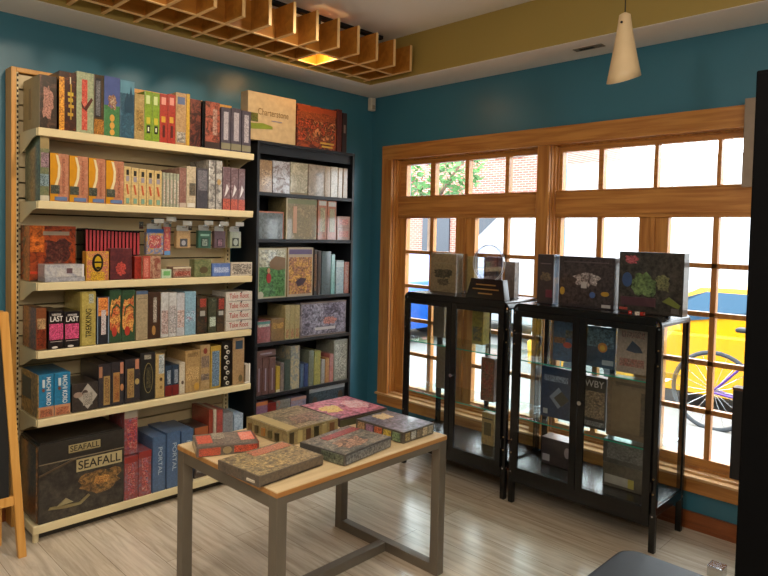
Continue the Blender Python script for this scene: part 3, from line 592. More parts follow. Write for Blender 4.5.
# hanging packs on hooks
def hang(x0, x1, yt, yb, pal, lab, dec, y=-.27):
    a = at(x0, (yt+yb)/2, 'y', y); b = at(x1, (yt+yb)/2, 'y', y); t = at((x0+x1)/2, yt, 'y', y); bt = at((x0+x1)/2, yb, 'y', y)
    o = gbox(lab, (b.x-a.x, .03, t.z-bt.z), ((a.x+b.x)/2, y+.015, bt.z), 0, pal, dec, 'hanging pack', 'packs hanging on hooks under the second white shelf', 'hanging_pack', 40)
    w_, h_ = b.x-a.x, t.z-bt.z
    bm = B(); box(bm, -w_*.42, w_*.42, -.001, .001, h_, h_+.03); obj('hang_tab', bm, plain('b8b8b0'), o)
    hk = empty('display_hook', ((a.x+b.x)/2, -.095, t.z+.02)); tag(hk, 'metal display hook holding the '+lab, 'hook', 'display hooks under the second white shelf'); labels.append(hk['label'])
    bm = B(); tube(bm, (0, 0, 0), (0, y+.095-.03, 0), .003, 8); tube(bm, (0, y+.095-.03, 0), (0, y+.095-.04, .012), .003, 8); box(bm, -.012, .012, -.004, 0, -.02, .02); obj('rod', bm, CHROME, hk)
    bm = B(); box(bm, -.028, .028, y+.095-.045, y+.095-.043, .012, .036); obj('price_holder', bm, pm('clear_price_tag', '#c4c4bc', .3), hk)
hang(146.5, 163.5, 229, 254.5, 'c87830 4a7ab8 e0a838 a83828', 'bright blue and orange blister pack', [(F, 'r', 0, 1, .85, 1, '3060a8'), (F, 'a', .15, .85, .25, .75, 'd8d0c0 b03020 4a80c0', 40)])
hang(164.3, 170.5, 227, 255, '3a60a8 c84838 d8c8a8', 'narrow red and blue pack', [(F, 'r', 0, 1, 0, .15, '6090c8')])
hang(176.5, 190.5, 231, 248, 'b08a58 c8a470', 'tan pack with a dark picture', [(F, 'r', .25, .78, .08, .55, '484850'), (F, 'o', .35, .65, .15, .45, 'a8a8b0')])
hang(198.5, 211, 230.5, 248, '2c5a48 3a6a54', 'green pack with a dark picture', [(F, 'r', .22, .78, .08, .55, '20302c'), (F, 'a', .3, .7, .12, .5, '20302c a8b8a8', 60), (F, 'r', .15, .85, .68, .8, '8ab8a0')])
hang(214.5, 225.5, 231, 248, '584048 685058', 'dull plum pack with a dark picture', [(F, 'r', .22, .78, .08, .55, '281c20'), (F, 'a', .3, .7, .12, .5, '281c20 a87888', 60)])
hang(230, 241, 231.5, 248, '8a9070 a0a684', 'sage pack with a round dark picture', [(F, 'r', .2, .8, .1, .6, '20281c'), (F, 'o', .3, .7, .15, .55, '98a090')])
# ---- fourth white shelf
z4 = SH[3]
LAST = [(F, 'a', .05, .95, .24, .66, 'b02c58 d04878 8a2044', 40), (F, 'r', .1, .9, .185, .2, 'b8a8a0'), (F, 'o', .2, .6, .01, .07, 'd8d0c8'), (F, 't', .10, .92, .72, .86, 'e8e4dc', 'LAST', 0), (F, 'a', .2, .8, .875, .93, 'c8c0b8 2a2020', 90)]
MEL = [(F, 'b', .0, 1, .04, .96, 'c87838 b84828 d8a048 8a5028', 24), (F, 'g', 0, 0, 0, 0, '3a5a34', [(.1, .5), (.25, .68), (.6, .74), (.9, .66), (.9, .62), (.6, .70), (.3, .64), (.18, .5)]), (F, 'o', .2, .6, .12, .3, 'b83828')]
row([(48.5, 64, 311, '181214 201618', 'black box with a raspberry pink band, left one of the pink banded pair', LAST, {'y': YG, 'd': .20}),
 (64.3, 79.8, 311.5, '181214 201618', 'black box with a raspberry pink band, right one of the pink banded pair', LAST, {'y': YG, 'd': .20}),
 (80, 96, 291.5, 'a8943c b8a44c c8b468', 'mustard yellow box lettered TREKKING down its front', [(F, 't', .34, .72, .15, .68, '2a2414', 'TREKKING', 90), (F, 'a', .55, .85, .78, .95, '6080a0 c8c088', 40), (F, 'r', .0, .1, 0, 1, '8a7a30')]),
 (97, 109, 297, '20242c 2c303c', 'dark blue framed spine with a burst of orange, fourth white shelf', [(F, 'a', .1, .95, .6, .98, 'd06020 e08838 a03818', 30), (F, 'a', .35, .75, .2, .72, '181418 c8c0c0 a03028', 60), (F, 'r', 0, .07, 0, 1, '8098b0'), (F, 'r', .93, 1, 0, 1, '8098b0')]),
 (109.5, 121.7, 290, '2c4a30 3a5838', 'green spine with red and orange blossoms, left one of its pair', MEL),
 (122, 135.3, 290, '2c4a30 3a5838', 'green spine with red and orange blossoms, right one of its pair', MEL),
 (136, 148, 291, 'a08c68 b09c78', 'plain tan spine with a blue top band on the fourth white shelf', [(F, 'r', 0, 1, .93, 1, '4a6080'), (F, 'r', .1, .9, .84, .85, '706048')]),
 (148.3, 160.6, 292, '40281c 50341f', 'dark brown spine with pale letters on the fourth white shelf', [(F, 'a', .4, .68, .35, .88, '40281c d8d0c0', 70), (F, 'o', .3, .6, .08, .28, 'b08040')]),
 (161, 168.8, 292.5, 'b8b4b0 c8c8c8 a8a098', 'soft white watercolour spine, leftmost of the white run on the fourth white shelf', [(F, 'a', .05, .95, .08, .6, 'c8c8c8 a08078 d0ccc8', 30)]),
 (169, 176.8, 292.5, 'b8b4b0 c8c8c8 a8a098', 'soft white watercolour spine, middle of the white run on the fourth white shelf', [(F, 'a', .05, .95, .08, .7, 'c8c8c8 989090 d0ccc8', 30)]),
 (177, 184.8, 293, 'b8b4b8 c0c4cc a8a098', 'soft white watercolour spine, rightmost of the white run on the fourth white shelf', [(F, 'a', .05, .95, .2, .6, 'c8c8c8 b09088 d0ccc8', 30)]),
 (185, 196, 291.5, '7aa4bc 8ab4c8', 'light blue spine with a pink ribbon shape on the fourth white shelf', [(F, 'a', .1, .95, .3, .55, 'b87080 8ab4c8 705060', 30)]),
 (197, 207, 297, '3a3020 584028 202820 8a3828', 'dark spine with red patch, left one of the three by the stacked white boxes', [(F, 'a', .3, .9, .72, .95, '8a2c20 b04838', 40), (F, 'r', .3, .8, .48, .62, 'a8a8a0')]),
 (208, 216.5, 298, '3a4030 505038 283020 8a8a70', 'dark green spine with a pale middle, near the stacked white boxes', [(F, 'a', .2, .9, .18, .45, '90a890 c8d0c0', 40)]),
 (217, 224.8, 297, '3a3020 584028 202820 8a3828', 'dark spine with red patch, right one of the three by the stacked white boxes', [(F, 'a', .2, .9, .65, .95, '8a2c20 b04838', 40), (F, 'r', .2, .8, .48, .60, 'a8a8a0')]),
], YG, z4, .22, 'upright game boxes on the fourth white shelf')
pa = at(37, 335, 'y', YG+.006); pb_ = at(48, 335, 'y', YG+.006)
gbox('tall reddish brown box at the left end of the fourth white shelf', (.045, .20, .20), (pb_.x-.028, YG+.11, z4+.0005), 0, '6a3418 8a4a24 7a3c1c', [('L', 'a', 0, 1, 0, 1, '6a3418 8a4a24 5a6a40', 14), (F, 'a', .05, .95, .05, .55, '5a2010 8a3418', 30), (F, 'a', .1, .9, .5, .75, 'c09868 8a6a48', 40)], group='upright game boxes on the fourth white shelf')
tb = [('bottom box', .0), ('second from the bottom', .25), ('third from the bottom', .5), ('topmost', .75)]
a = at(226, 312, 'y', YG); b = at(252, 312, 'y', YG); t = at(239, 291.5, 'y', YG); hh = (t.z-z4)/4
for k, (n, f) in enumerate(tb):
    gbox('white box with red script lettering, %s in the stack of four' % n, (b.x-a.x, .16, hh-.0015), ((a.x+b.x)/2, YG+.08, z4+.0005+k*hh), 0, 'c8c0b4 d4ccc0', [(F, 't', .12, .86, .30, .84, 'b04038', 'Take Root', 0), (F, 'r', .55, .60, .84, 1, '303030'), (F, 'r', .4, .95, .04, .08, '80787c')], group='stack of four white boxes')
# ---- fifth white shelf
z5 = SH[4]
MK = [(F, 'r', 0, 1, .0, .25, 'c88a60'), (F, 'a', .1, .9, .02, .19, '5a5a50 a85838 c09068', 50), (F, 't', .50, .80, .28, .93, 'e0e8ec', 'MACHI KORO', 270), (F, 'r', .24, .40, .70, .88, 'c8d8e0'), (F, 'o', .22, .4, .6, .68, '804838')]
row([(38.5, 54, 374.5, '1474a8 1c80b4', 'bright blue box with white letters, left one of the pair on the fifth shelf', MK+[('L', 'a', 0, 1, 0, 1, '8a6a34 b08840 6a5428', 12), ('L', 'r', .08, .6, .35, .85, '1c4a54')], {'d': .25}),
 (54.3, 70.5, 372.5, '1474a8 1c80b4', 'bright blue box with white letters, right one of the pair on the fifth shelf', MK, {'d': .25}),
 (72, 98, 383, '2a2420 3a302c 4a4038', 'low dark box with a pale tilted diamond on the fifth white shelf', [(F, 'd', .22, .98, .05, .97, 'b0a89c'), (F, 'o', .05, .4, .5, .7, 'a08878'), (F, 'o', .38, .6, .55, .75, '4a3830'), (F, 'a', .42, .78, .2, .65, 'b0a89c 70685c', 60)], {'d': .2}),
 (98.3, 111, 364.5, '23222a 302c34 50382c', 'dark spine with a tan title strip, leftmost of its three on the fifth white shelf', [(F, 'r', .42, .92, .05, .72, 'a8884c'), (F, 'a', .5, .85, .1, .68, 'a8884c 6a3c24', 60), (F, 'r', .05, .3, .7, .95, 'b07858')], {'d': .24}),
 (111.3, 124, 362, '23222a 302c34 50382c', 'dark spine with a tan title strip, middle of its three on the fifth white shelf', [(F, 'r', .15, .65, .08, .76, 'b08040'), (F, 'a', .22, .6, .12, .7, 'b08040 7a2c1c', 60), (F, 'r', .7, .95, .72, .98, 'c88060'), (F, 'o', .7, .98, .32, .48, 'c08050')], {'d': .24}),
 (125, 140, 359, '23222a 302c34 50382c', 'dark spine with a tan title strip, rightmost of its three on the fifth white shelf', [(F, 'r', .15, .6, .12, .78, 'a8884c'), (F, 'a', .22, .55, .15, .72, 'a8884c 7a4c2c', 60), (F, 'r', .68, .92, .76, .98, 'c88060'), (F, 'o', .66, .95, .4, .54, 'b09858')], {'d': .24}),
 (140.3, 155.3, 352.5, '1c1c1c 242424', 'black box with a thin gold oval on the fifth white shelf', [(F, 'o', .22, .85, .14, .78, '8a7c4c'), (F, 'o', .26, .81, .16, .76, '1a1a1a'), (F, 'a', .4, .7, .25, .68, '1a1a1a 605838', 50), (F, 'a', .25, .7, .86, .95, '1a1a1a c8c0a8', 80)]),
 (155.6, 164.7, 354, 'b89858 c8a868', 'tan spine with a grey top strip beside the black oval box', [(F, 'a', .35, .95, .55, .98, '7a8890 c0c8c8', 50), (F, 'o', .45, .75, .38, .46, '50381c'), (F, 'o', .45, .75, .2, .28, '8a6830')]),
 (165, 172, 366, '203048 284058', 'small navy and red spine, left one of the pair on the fifth white shelf', [(F, 'r', 0, 1, 0, .35, '7a2420'), (F, 'a', .3, .8, .4, .85, '203048 b8c4d0', 70)], {'d': .15}),
 (172.3, 179, 365, '203048 284058', 'small navy and red spine, right one of the pair on the fifth white shelf', [(F, 'r', 0, 1, 0, .35, '7a2420'), (F, 'a', .3, .8, .4, .85, '203048 b8c4d0', 70)], {'d': .15}),
 (179.3, 185, 362.5, 'c8bca4 d4c8b0', 'slim white spine beside the navy and red pair', [(F, 'o', .35, .8, .3, .42, '604c3c')], {'d': .18}),
 (185.3, 200, 350.5, 'a88450 b8945c 8a6838', 'wide tan spine with brown engraved scenery, fifth white shelf', [(F, 'a', .08, .92, .3, .6, '8a6434 c8a468 6a4c2c', 40), (F, 'a', .15, .85, .85, .95, 'a88450 604828', 60), (F, 'o', .6, .95, .04, .22, 'c89838')]),
 (200.3, 210, 345, 'a88450 b89c6c', 'tan spine with two grey pictures left of the yellow and blue one', [(F, 'a', .1, .9, .5, .75, '5a5050 a08468', 40), (F, 'a', .1, .9, .22, .36, '40444c a08468', 40), (F, 'o', .3, .7, .8, .93, '8a3828')]),
 (210.6, 221, 346, 'b89430 c8a440', 'yellow framed spine with a blue picture, fifth white shelf', [(F, 'a', .15, .85, .05, .88, '405c80 6a86a0 30444c', 30)]),
 (221.5, 232.5, 341.5, '18100c 20160f', 'near black spine covered with white rings, fifth white shelf', [(F, 'o', .42+.18*((i+1) % 2)-.2, .42+.18*((i+1) % 2)+.12, .03+i*.115, .115+i*.115, 'd8d0c0') for i in range(8)]+[(F, 'o', .42+.18*((i+1) % 2)-.12, .42+.18*((i+1) % 2)+.04, .052+i*.115, .093+i*.115, '483c30') for i in range(8)]),
 (233, 244.3, 338, 'a88454 b8946a', 'wood coloured spine with a blue square at the top, fifth white shelf', [(F, 'r', .2, .85, .76, .94, '304458'), (F, 'o', .5, .85, .05, .2, '6a5c38')]),
 (244.8, 249, 365, 'a89878 90846c', 'small greyish card box by the end stop of the fifth white shelf', [], {'d': .05, 'y': YG+.02}),
], YG, z5, .22, 'upright game boxes on the fifth white shelf')
# ---- base deck
zb = .085; YB = GF-.002
a = at(38.5, 480, 'y', YB); b = at(124, 460, 'y', YB); t = at(80, 438, 'y', YB)
sf = gbox('huge dark box with a stormy sea picture on the bottom deck of the white unit', (b.x-a.x, .27, t.z-zb), ((a.x+b.x)/2, YB+.135, zb+.0005), 0, '1c1a18 2a2622', [
 (F, 'a', .01, .99, .01, .74, '1c1a18 2c2824 3a342c 211e1b', 6), (F, 'b', .42, .98, .20, .56, '2a241c 5a4024 8a6430 3a3020 241f1a', 14), (F, 'b', .60, .84, .32, .46, 'd09a48 a87030 6a4a24', 40), (F, 'r', .0, 1, .745, .755, '8a7c60'),
 (F, 'r', .42, .97, .56, .72, 'b8a878'), (F, 't', .44, .95, .585, .70, '241c14', 'SEAFALL', 0), (F, 'r', .33, .70, .83, .93, 'a89868'), (F, 't', .345, .685, .845, .92, '241c14', 'SEAFALL', 0),
 (F, 'g', 0, 0, 0, 0, '8a7c50', [(.10, .16), (.12, .19), (.45, .16), (.56, .24), (.58, .22), (.47, .13), (.3, .13)]), (F, 'g', 0, 0, 0, 0, '5a4830', [(0, .60), (.0, .62), (.36, .74), (.42, .74)]), (F, 'g', 0, 0, 0, 0, 'a09468', [(.2, .18), (.3, .26), (.38, .19)]),
 ('L', 'a', .04, .96, .02, .98, '2a2018 6a4824 1c1814', 10), ('T', 'r', .02, .98, .02, .98, '24211e')], scale=10, gain=1.3)
row([(124.3, 138, 456.5, '6a7890 a03830 8a98b0', 'pale blue and red box, lower left one of the trio beside the sea picture box', [(F, 'a', .25, .75, .1, .9, 'c0b0a8 a83028 8090b0', 30), (F, 'r', 0, 1, .85, 1, '98302c')]),
 (138.5, 151.5, 451, '6a7890 a03830 8a98b0', 'pale blue and red box, lower right one of the trio beside the sea picture box', [(F, 'a', .25, .75, .1, .9, 'c0b0a8 a83028 8090b0', 30), (F, 'r', 0, 1, .85, 1, '98302c')]),
 (152, 165.8, 436.5, '44618a 4c6c96', 'leftmost slate blue box with white letters on the bottom deck', [(F, 't', .45, .75, .30, .80, 'a8bccc', 'PORTAL', 270), (F, 'r', 0, .06, 0, 1, '30486c')]),
 (166.3, 180, 432, '44618a 4c6c96', 'middle slate blue box with white letters on the bottom deck', [(F, 't', .45, .75, .30, .80, 'a8bccc', 'PORTAL', 270), (F, 'r', 0, .06, 0, 1, '30486c')]),
 (180.6, 193.5, 430, '44618a 4c6c96', 'rightmost slate blue box with white letters, partly hidden by the table corner', [(F, 't', .45, .75, .30, .80, 'a8bccc', 'PORTAL', 270), (F, 'r', 0, .06, 0, 1, '30486c')]),
], YB, zb, .23, 'boxes on the bottom deck')
zt = at(131, 456, 'y', YB).z+.003
row([(124.3, 137.8, 408, '8a98b0 a03830 6a7890', 'pale blue and red box standing on the trio beside the sea picture box', [(F, 'r', 0, 1, .78, 1, 'a09888'), (F, 'a', .2, .95, .1, .74, '405a90 a83028 c0b0a8', 26)], {'z': zt, 'd': .2, 'y': -.352, 'zmax': .567})], YB, zb, .2, 'boxes on the bottom deck')
row([(194.5, 208, 427, '3a302c 50403a', 'dark flat box with an orange edge at the back of the bottom deck', [(F, 'r', 0, 1, .8, 1, 'a85830'), (F, 'a', .1, .9, .1, .7, '3a302c a09890', 50)], {'d': .2}),
 (208.8, 213, 410, '8a3020 9a3c28', 'thin brick red box, first in the row near the gap', [], {}),
 (213.3, 216.5, 409.5, 'b0a08c c0b4a0', 'thin cream box between red ones on the bottom deck', [], {}),
 (216.8, 222.8, 410, '9a3430 b04840 6a2420', 'red and pink picture spine on the bottom deck near the gap', [], {}),
 (223, 233, 413, '6a6c70 888a90 505258', 'grey speckled spine on the bottom deck near the gap', [], {}),
 (234, 243, 414, '6a8cb0 a8c0d8 4a6c98', 'light blue and white box at the right end of the bottom deck', [], {'d': .15}),
], YB+.03, zb, .2, 'boxes on the bottom deck')
# ------------------------------------------------------------------ boxes on and in the black bookcase
YK = BF+.012
row([(247.8, 296, 95, 'cfb284', 'large square cream box standing on top of the black bookcase', [(F, 't', .20, .84, .54, .68, '8a6c40', 'Charterstone', 0), (F, 'g', 0, 0, 0, 0, '8a9a30', [(.06, .22), (.5, .27), (.5, .33), (.3, .37), (.06, .34)]), (F, 'a', .06, .2, .38, .56, '7a4a20 5a6a28 a05a28', 40), (F, 'r', .48, .70, .44, .455, '8a88a0')], {'d': .08, 's': 10}),
 (297, 336.5, 107, '8a2c14 40180c c0501c 5a2010', 'dark orange red battle picture box on top of the black bookcase', [(F, 'r', .02, .98, .86, .98, 'a84420'), (F, 'a', .04, .96, .68, .84, '6a2410 b85a28', 40), (F, 'a', .03, .97, .15, .66, '40140a c85028 2a100a e08a50 6a2410', 20), (F, 'r', .58, .94, .13, .17, 'd8b040'), (F, 'r', .62, .9, .05, .09, 'd8b040')], {'d': .055, 's': 14}),
 (337, 342, 109.5, '4a1c18 6a2820', 'dark red box edge right behind the battle picture box', [], {'y': YK+.015, 'd': .14}),
 (342.3, 347, 113, '281414 3a1c1a', 'darkest outermost box at the right on top of the black bookcase', [(F, 'r', .3, .7, .5, .7, '8a7068')], {'y': YK+.03, 'd': .14}),
], YK, BT, .1, 'boxes on top of the bookcase')
row([(255.5, 272.3, 160, 'a88c60 8a6a44 b89c70', 'tan engraved picture box at the left of the top bookcase shelf', [(F, 'a', .2, .9, .2, .7, '6a4c30 b89c70', 26)]),
 (272.8, 290, 161.5, '8a90a0 b8bcc8 6a5a58 a08088', 'shiny blue grey picture box on the top bookcase shelf', []),
 (290.4, 307.7, 163, 'a89860 c0b8a0 8a8a70 c8c4b0', 'pale yellow grey picture box on the top bookcase shelf', [(F, 'r', 0, 1, 0, .06, '7a6a40')]),
 (308.5, 324.7, 165, '6a6054 988c7c b0a898', 'dull brown grey picture box on the top bookcase shelf', []),
 (325, 330.4, 166.5, 'a09078 b8a890', 'beige spine right of the brown grey picture box', []),
 (331, 337.8, 167, 'a8a090 c8c4b8 88806c', 'glossy pale spine, widest of the right hand group on the top bookcase shelf', []),
 (338.3, 342.5, 168, 'b0a490 c8c0b0', 'narrow pale spine left of the last one on the top bookcase shelf', []),
 (343.3, 347.5, 168.5, '9a8468 b8a080', 'last narrow brownish spine at the right of the top bookcase shelf', []),
], YK, BZ[0], .2, 'boxes on the top bookcase shelf')
row([(256, 283.5, 211.5, '3a4444 5a6664 2a3030 8a9490', 'low dark misty forest box with an orange rim, second bookcase shelf', [(F, 'r', 0, 1, .95, 1, 'a85a38'), (F, 'r', .97, 1, 0, 1, 'a85a38')], {'s': 16}),
 (286, 316.8, 198.5, '5a5238 8a7c50 706848 a08c60 3a3424', 'big busy olive picture box on the second bookcase shelf', [(F, 'r', 0, 1, .86, .97, '6a7040'), (F, 'r', 0, .04, 0, 1, 'b0a078'), (F, 'r', .22, .34, .15, .8, 'b88a6a')], {'s': 22}),
 (318, 327, 200, '8a4830 a8603c 5a5a3c', 'tall orange brown spine, left one of its pair on the second bookcase shelf', [(F, 'r', .1, .9, .86, .97, 'a8a8a0'), (F, 'a', .25, .8, .2, .8, '6a7048 a08c60', 40)]),
 (327.4, 336.4, 200.5, '8a4830 a8603c 5a5a3c', 'tall orange brown spine, right one of its pair on the second bookcase shelf', [(F, 'r', .1, .9, .86, .97, 'a8a8a0'), (F, 'a', .25, .8, .2, .8, '6a7048 a08c60', 40)], {'zmax': 1.726}),
 (337, 350, 228, '9a7468 b89488', 'small rosy box at the bottom of its pair on the second bookcase shelf', [(F, 'a', .15, .85, .25, .75, 'a04038 c89488', 50)], {'d': .15}),
], YK, BZ[1], .2, 'boxes on the second bookcase shelf')
zr = at(343, 228, 'y', YK).z+.001
row([(337, 350, 216.5, '9a7468 b89488', 'small rosy box on top of its pair on the second bookcase shelf', [(F, 'a', .15, .85, .25, .75, 'a04038 c89488', 50)], {'d': .15, 'z': zr})], YK, zr, .15, 'boxes on the second bookcase shelf')
row([(256.2, 286.5, 248, '4a6a44 6a7c50 3a5038 8a9070', 'cream framed box with a boy in red before a green field and cliff', [(F, 'r', 0, 1, 0, 1, 'a8a488'), (F, 'a', .05, .95, .03, .96, '3a6a3c 4a7c44 2c5030', 12), (F, 'a', .05, .95, .62, .96, '8a9a98 a8a890 6a8488', 12), (F, 'g', 0, 0, 0, 0, '7a6040', [(.4, .72), (.6, .84), (.95, .80), (.95, .58), (.7, .55), (.42, .6)]), (F, 'o', .3, .46, .3, .5, 'a83038'), (F, 'o', .32, .42, .5, .6, 'b88a68'), (F, 'o', .0, .2, .0, .14, 'b0ac98')], {'s': 20}),
 (287.6, 313, 247.5, 'a08450 b89858', 'cream framed box with an orange and purple sunset picture', [(F, 'r', 0, 1, 0, 1, 'a89c88'), (F, 'r', .05, .95, .86, .96, '5a4c78'), (F, 'a', .05, .95, .05, .80, 'b88038 8a5c50 c89840 5a4468', 16), (F, 'g', 0, 0, 0, 0, '403040', [(.3, .3), (.5, .38), (.75, .36), (.6, .24), (.4, .2)])], {'s': 20}),
 (313.8, 317.4, 250, '1c1814 3a2818', 'black spine with amber specks, first after the sunset picture box', [(F, 'a', .2, .8, .1, .9, '1c1814 8a5828', 50)]),
 (317.7, 321.2, 251, '2a1c16 4a3020', 'dark brown spine, second after the sunset picture box', []),
 (321.6, 331, 251.5, '2c4044 44585c 1c2c34', 'dark blue grey spine on the third bookcase shelf', []),
 (331.3, 335, 254.5, '5a9898 6aa8a4', 'slim turquoise spine on the third bookcase shelf', []),
 (336, 343.8, 260.5, '6a94b0 98b0b8 4a7090', 'sky blue spine with a pale top on the third bookcase shelf', [(F, 'r', 0, 1, .8, .95, 'a8c0c8')]),
 (344.3, 349.4, 262, 'a0483c c09080', 'red and white spine at the right end of the third bookcase shelf', [(F, 'a', .2, .8, .1, .9, 'b0a8a0 a03830', 50)]),
], YK, BZ[2], .2, 'boxes on the third bookcase shelf')
row([(254.8, 270.6, 321, '5a7074 8a4a50 a06068 3a4c50', 'low green and rose picture box at the left of the fourth bookcase shelf', [(F, 'r', .03, .97, .84, .96, '4a8080'), (F, 'a', .1, .9, .72, .84, 'c8ccc0 4a6060', 60)]),
 (271.2, 284.3, 318.5, '6a5030 8a6c44 4a3a28', 'low brown gold picture box on the fourth bookcase shelf', [(F, 'a', .1, .9, .55, .8, 'c09848 6a5030', 40)]),
 (285, 289.8, 305, '9a8c5c a89c6c', 'cream yellow spine, left one of three alike on the fourth bookcase shelf', [(F, 'a', .2, .8, .05, .3, '8a3020 a89c6c', 50)]),
 (290, 294.8, 305, '9a8c5c a89c6c', 'cream yellow spine, middle one of three alike on the fourth bookcase shelf', [(F, 'a', .2, .8, .05, .3, '8a3020 a89c6c', 50)]),
 (295, 299.8, 305, '9a8c5c a89c6c', 'cream yellow spine, right one of three alike on the fourth bookcase shelf', [(F, 'a', .2, .8, .05, .3, '8a3020 a89c6c', 50)]),
 (300.5, 346, 301.5, '706878 989098 4a4458 a8a4a8', 'wide lilac grey battle picture box on the fourth bookcase shelf', [(F, 'r', .0, 1, .96, 1, '6a5a50'), (F, 'r', .0, 1, 0, .04, '6a5a50'), (F, 'a', .03, .97, .06, .94, '605870 888498 3c3448 a8a4b0', 12), (F, 'b', .45, .8, .3, .55, 'a05048 b08078', 20), (F, 'r', .3, .75, .17, .25, 'b8b4b8')], {'s': 16}),
], YK, BZ[3], .2, 'boxes on the fourth bookcase shelf')
row([(255.5, 262, 357, '5a3c38 6a4844', 'plum brown spine, left one of three alike on the fifth bookcase shelf', [(F, 'r', .4, .6, .1, .7, '8a7c8c')]),
 (262.3, 268.8, 357, '5a3c38 6a4844', 'plum brown spine, middle one of three alike on the fifth bookcase shelf', [(F, 'r', .4, .6, .1, .7, '8a7c8c')]),
 (269.1, 275.6, 357, '5a3c38 6a4844', 'plum brown spine, right one of three alike on the fifth bookcase shelf', [(F, 'r', .4, .6, .1, .7, '8a7c8c')]),
 (276, 280, 366.5, 'a88c28 b8a038', 'short yellow spine beside the plum brown three', [(F, 'r', 0, 1, 0, .1, 'c8c0a8')]),
 (280.3, 284, 363, '9a8470 48506a', 'short grey and cream spine after the yellow one', []),
 (284.4, 290.3, 360, '3a4844 4c5c54', 'short dark green spine on the fifth bookcase shelf', []),
 (290.8, 299.7, 346, '98906c b0a484 6a7c84 a06040', 'tall cream patterned spine, tallest left of centre on the fifth bookcase shelf', []),
 (300, 303.8, 364, '38506c 4a6484', 'small steel blue spine on the fifth bookcase shelf', []),
 (304.2, 308, 363.5, '283868 3c5088', 'small deep blue spine on the fifth bookcase shelf', []),
 (308.6, 313.9, 350.5, '606858 70786a', 'tall grey green spine on the fifth bookcase shelf', []),
 (314.2, 320.7, 351, '7a8440 a09c50 506030', 'tall yellow green spine on the fifth bookcase shelf', []),
 (321.2, 324.8, 359.5, '8a8888 a0a0a0', 'short grey spine before the orange one on the fifth bookcase shelf', []),
 (325.2, 329, 358, 'b07038 a88858', 'short orange spine on the fifth bookcase shelf', []),
 (329.3, 333.5, 354, 'a05858 b87870', 'short pinkish red spine on the fifth bookcase shelf', []),
 (334, 349.6, 339.5, '686c64 8a8c80 505850', 'large grey green engraved box at the right end of the fifth bookcase shelf', [(F, 'a', .1, .9, .05, .9, '606460 98988c 505850', 24)]),
], YK, BZ[4], .2, 'boxes on the fifth bookcase shelf')
zp = at(265, 357, 'y', YK).z+.001
row([(255.5, 275.6, 350.5, '5a3c38 6a4844', 'plum brown box lying across the three plum brown spines', [(F, 'r', .2, .8, .4, .6, '8a7c8c')], {'z': zp, 'd': .18})], YK, zp, .18, 'boxes on the fifth bookcase shelf')
zz = BZ[5]; mz = .30
row([(256, 267.5, 402, '5a4870 8a6080 384070', 'small purple and orange box at the left of the lowest bookcase shelf', [(F, 'r', 0, 1, .93, 1, 'b06838')]),
 (268, 276, 403, '8a2420 6a1c18', 'small dark red box on the lowest bookcase shelf', []),
 (276.5, 290, 400, '8a8890 6a7068 a84838', 'small grey speckled box on the lowest bookcase shelf', []),
 (290.8, 306, 397, '5a5078 8a88a0 a06060', 'small violet box on the lowest bookcase shelf', [(F, 'r', 0, 1, .94, 1, 'a88078')]),
 (309, 344.3, 383.5, '1c242e 2c3844 141a22', 'black blue box with corner ornaments on the lowest bookcase shelf', [(F, 'a', .05, .95, .05, .92, '1c2630 34444f 141a22', 20), (F, 'r', 0, 1, .93, 1, '8a9098'), (F, 'o', .08, .22, .55, .85, '48382c'), (F, 'o', .8, .94, .6, .88, '48382c'), (F, 'o', .3, .7, .1, .8, '38424c'), (F, 'o', .36, .64, .2, .7, '1c2630')], {'s': 14, 'zmax': .452}),
], YK, zz, .2, 'boxes on the lowest bookcase shelf')
# ------------------------------------------------------------------ display table with the flat boxes
TR = R(.95); TC = Vector((-1.779, -1.536, 0)); TH = .625
TW, TD = .925, .672
tb_ = empty('display_table', TC, TR); tag(tb_, 'low table with pale wooden top and grey metal legs holding flat game boxes', 'table')
bm = B(); box(bm, -TW/2, TW/2, -TD/2, TD/2, TH-.020, TH); obj('tabletop', bm, TOPW, tb_, .002)
bm = B(); box(bm, -TW/2-.001, TW/2+.001, -TD/2-.001, TD/2+.001, TH-.0205, TH-.004); obj('top_edge', bm, wood('table_edge_wood', '#a8743c', '#bd8a50', 'x', .45), tb_)
LW = .045
for sx in (-1, 1):
    x0, x1 = (sx*TW/2-(LW if sx > 0 else 0), sx*TW/2+(LW if sx < 0 else 0))
    for sy in (-1, 1):
        y0, y1 = (sy*TD/2-(LW if sy > 0 else 0), sy*TD/2+(LW if sy < 0 else 0))
        bxo('leg', (x0, x1, y0, y1, 0, TH-.0205), TAUPE, tb_, .002)
    bxo('end_rail', (x0+.001, x1-.001, -TD/2+LW, TD/2-LW, TH-.066, TH-.021), TAUPE, tb_, .002)
    bxo('foot_rail', (x0+.001, x1-.001, -TD/2+LW, TD/2-LW, 0, .045), TAUPE, tb_, .002)
for sy in (-1, 1):
    y0, y1 = (sy*TD/2-(LW if sy > 0 else 0), sy*TD/2+(LW if sy < 0 else 0))
    bxo('side_rail', (-TW/2+LW, TW/2-LW, y0+.001, y1-.001, TH-.05, TH-.021), TAUPE, tb_, .002)
bxo('stretcher', (-TW/2+LW, TW/2-LW, -.022, .022, 0.001, .044), TAUPE, tb_, .002)
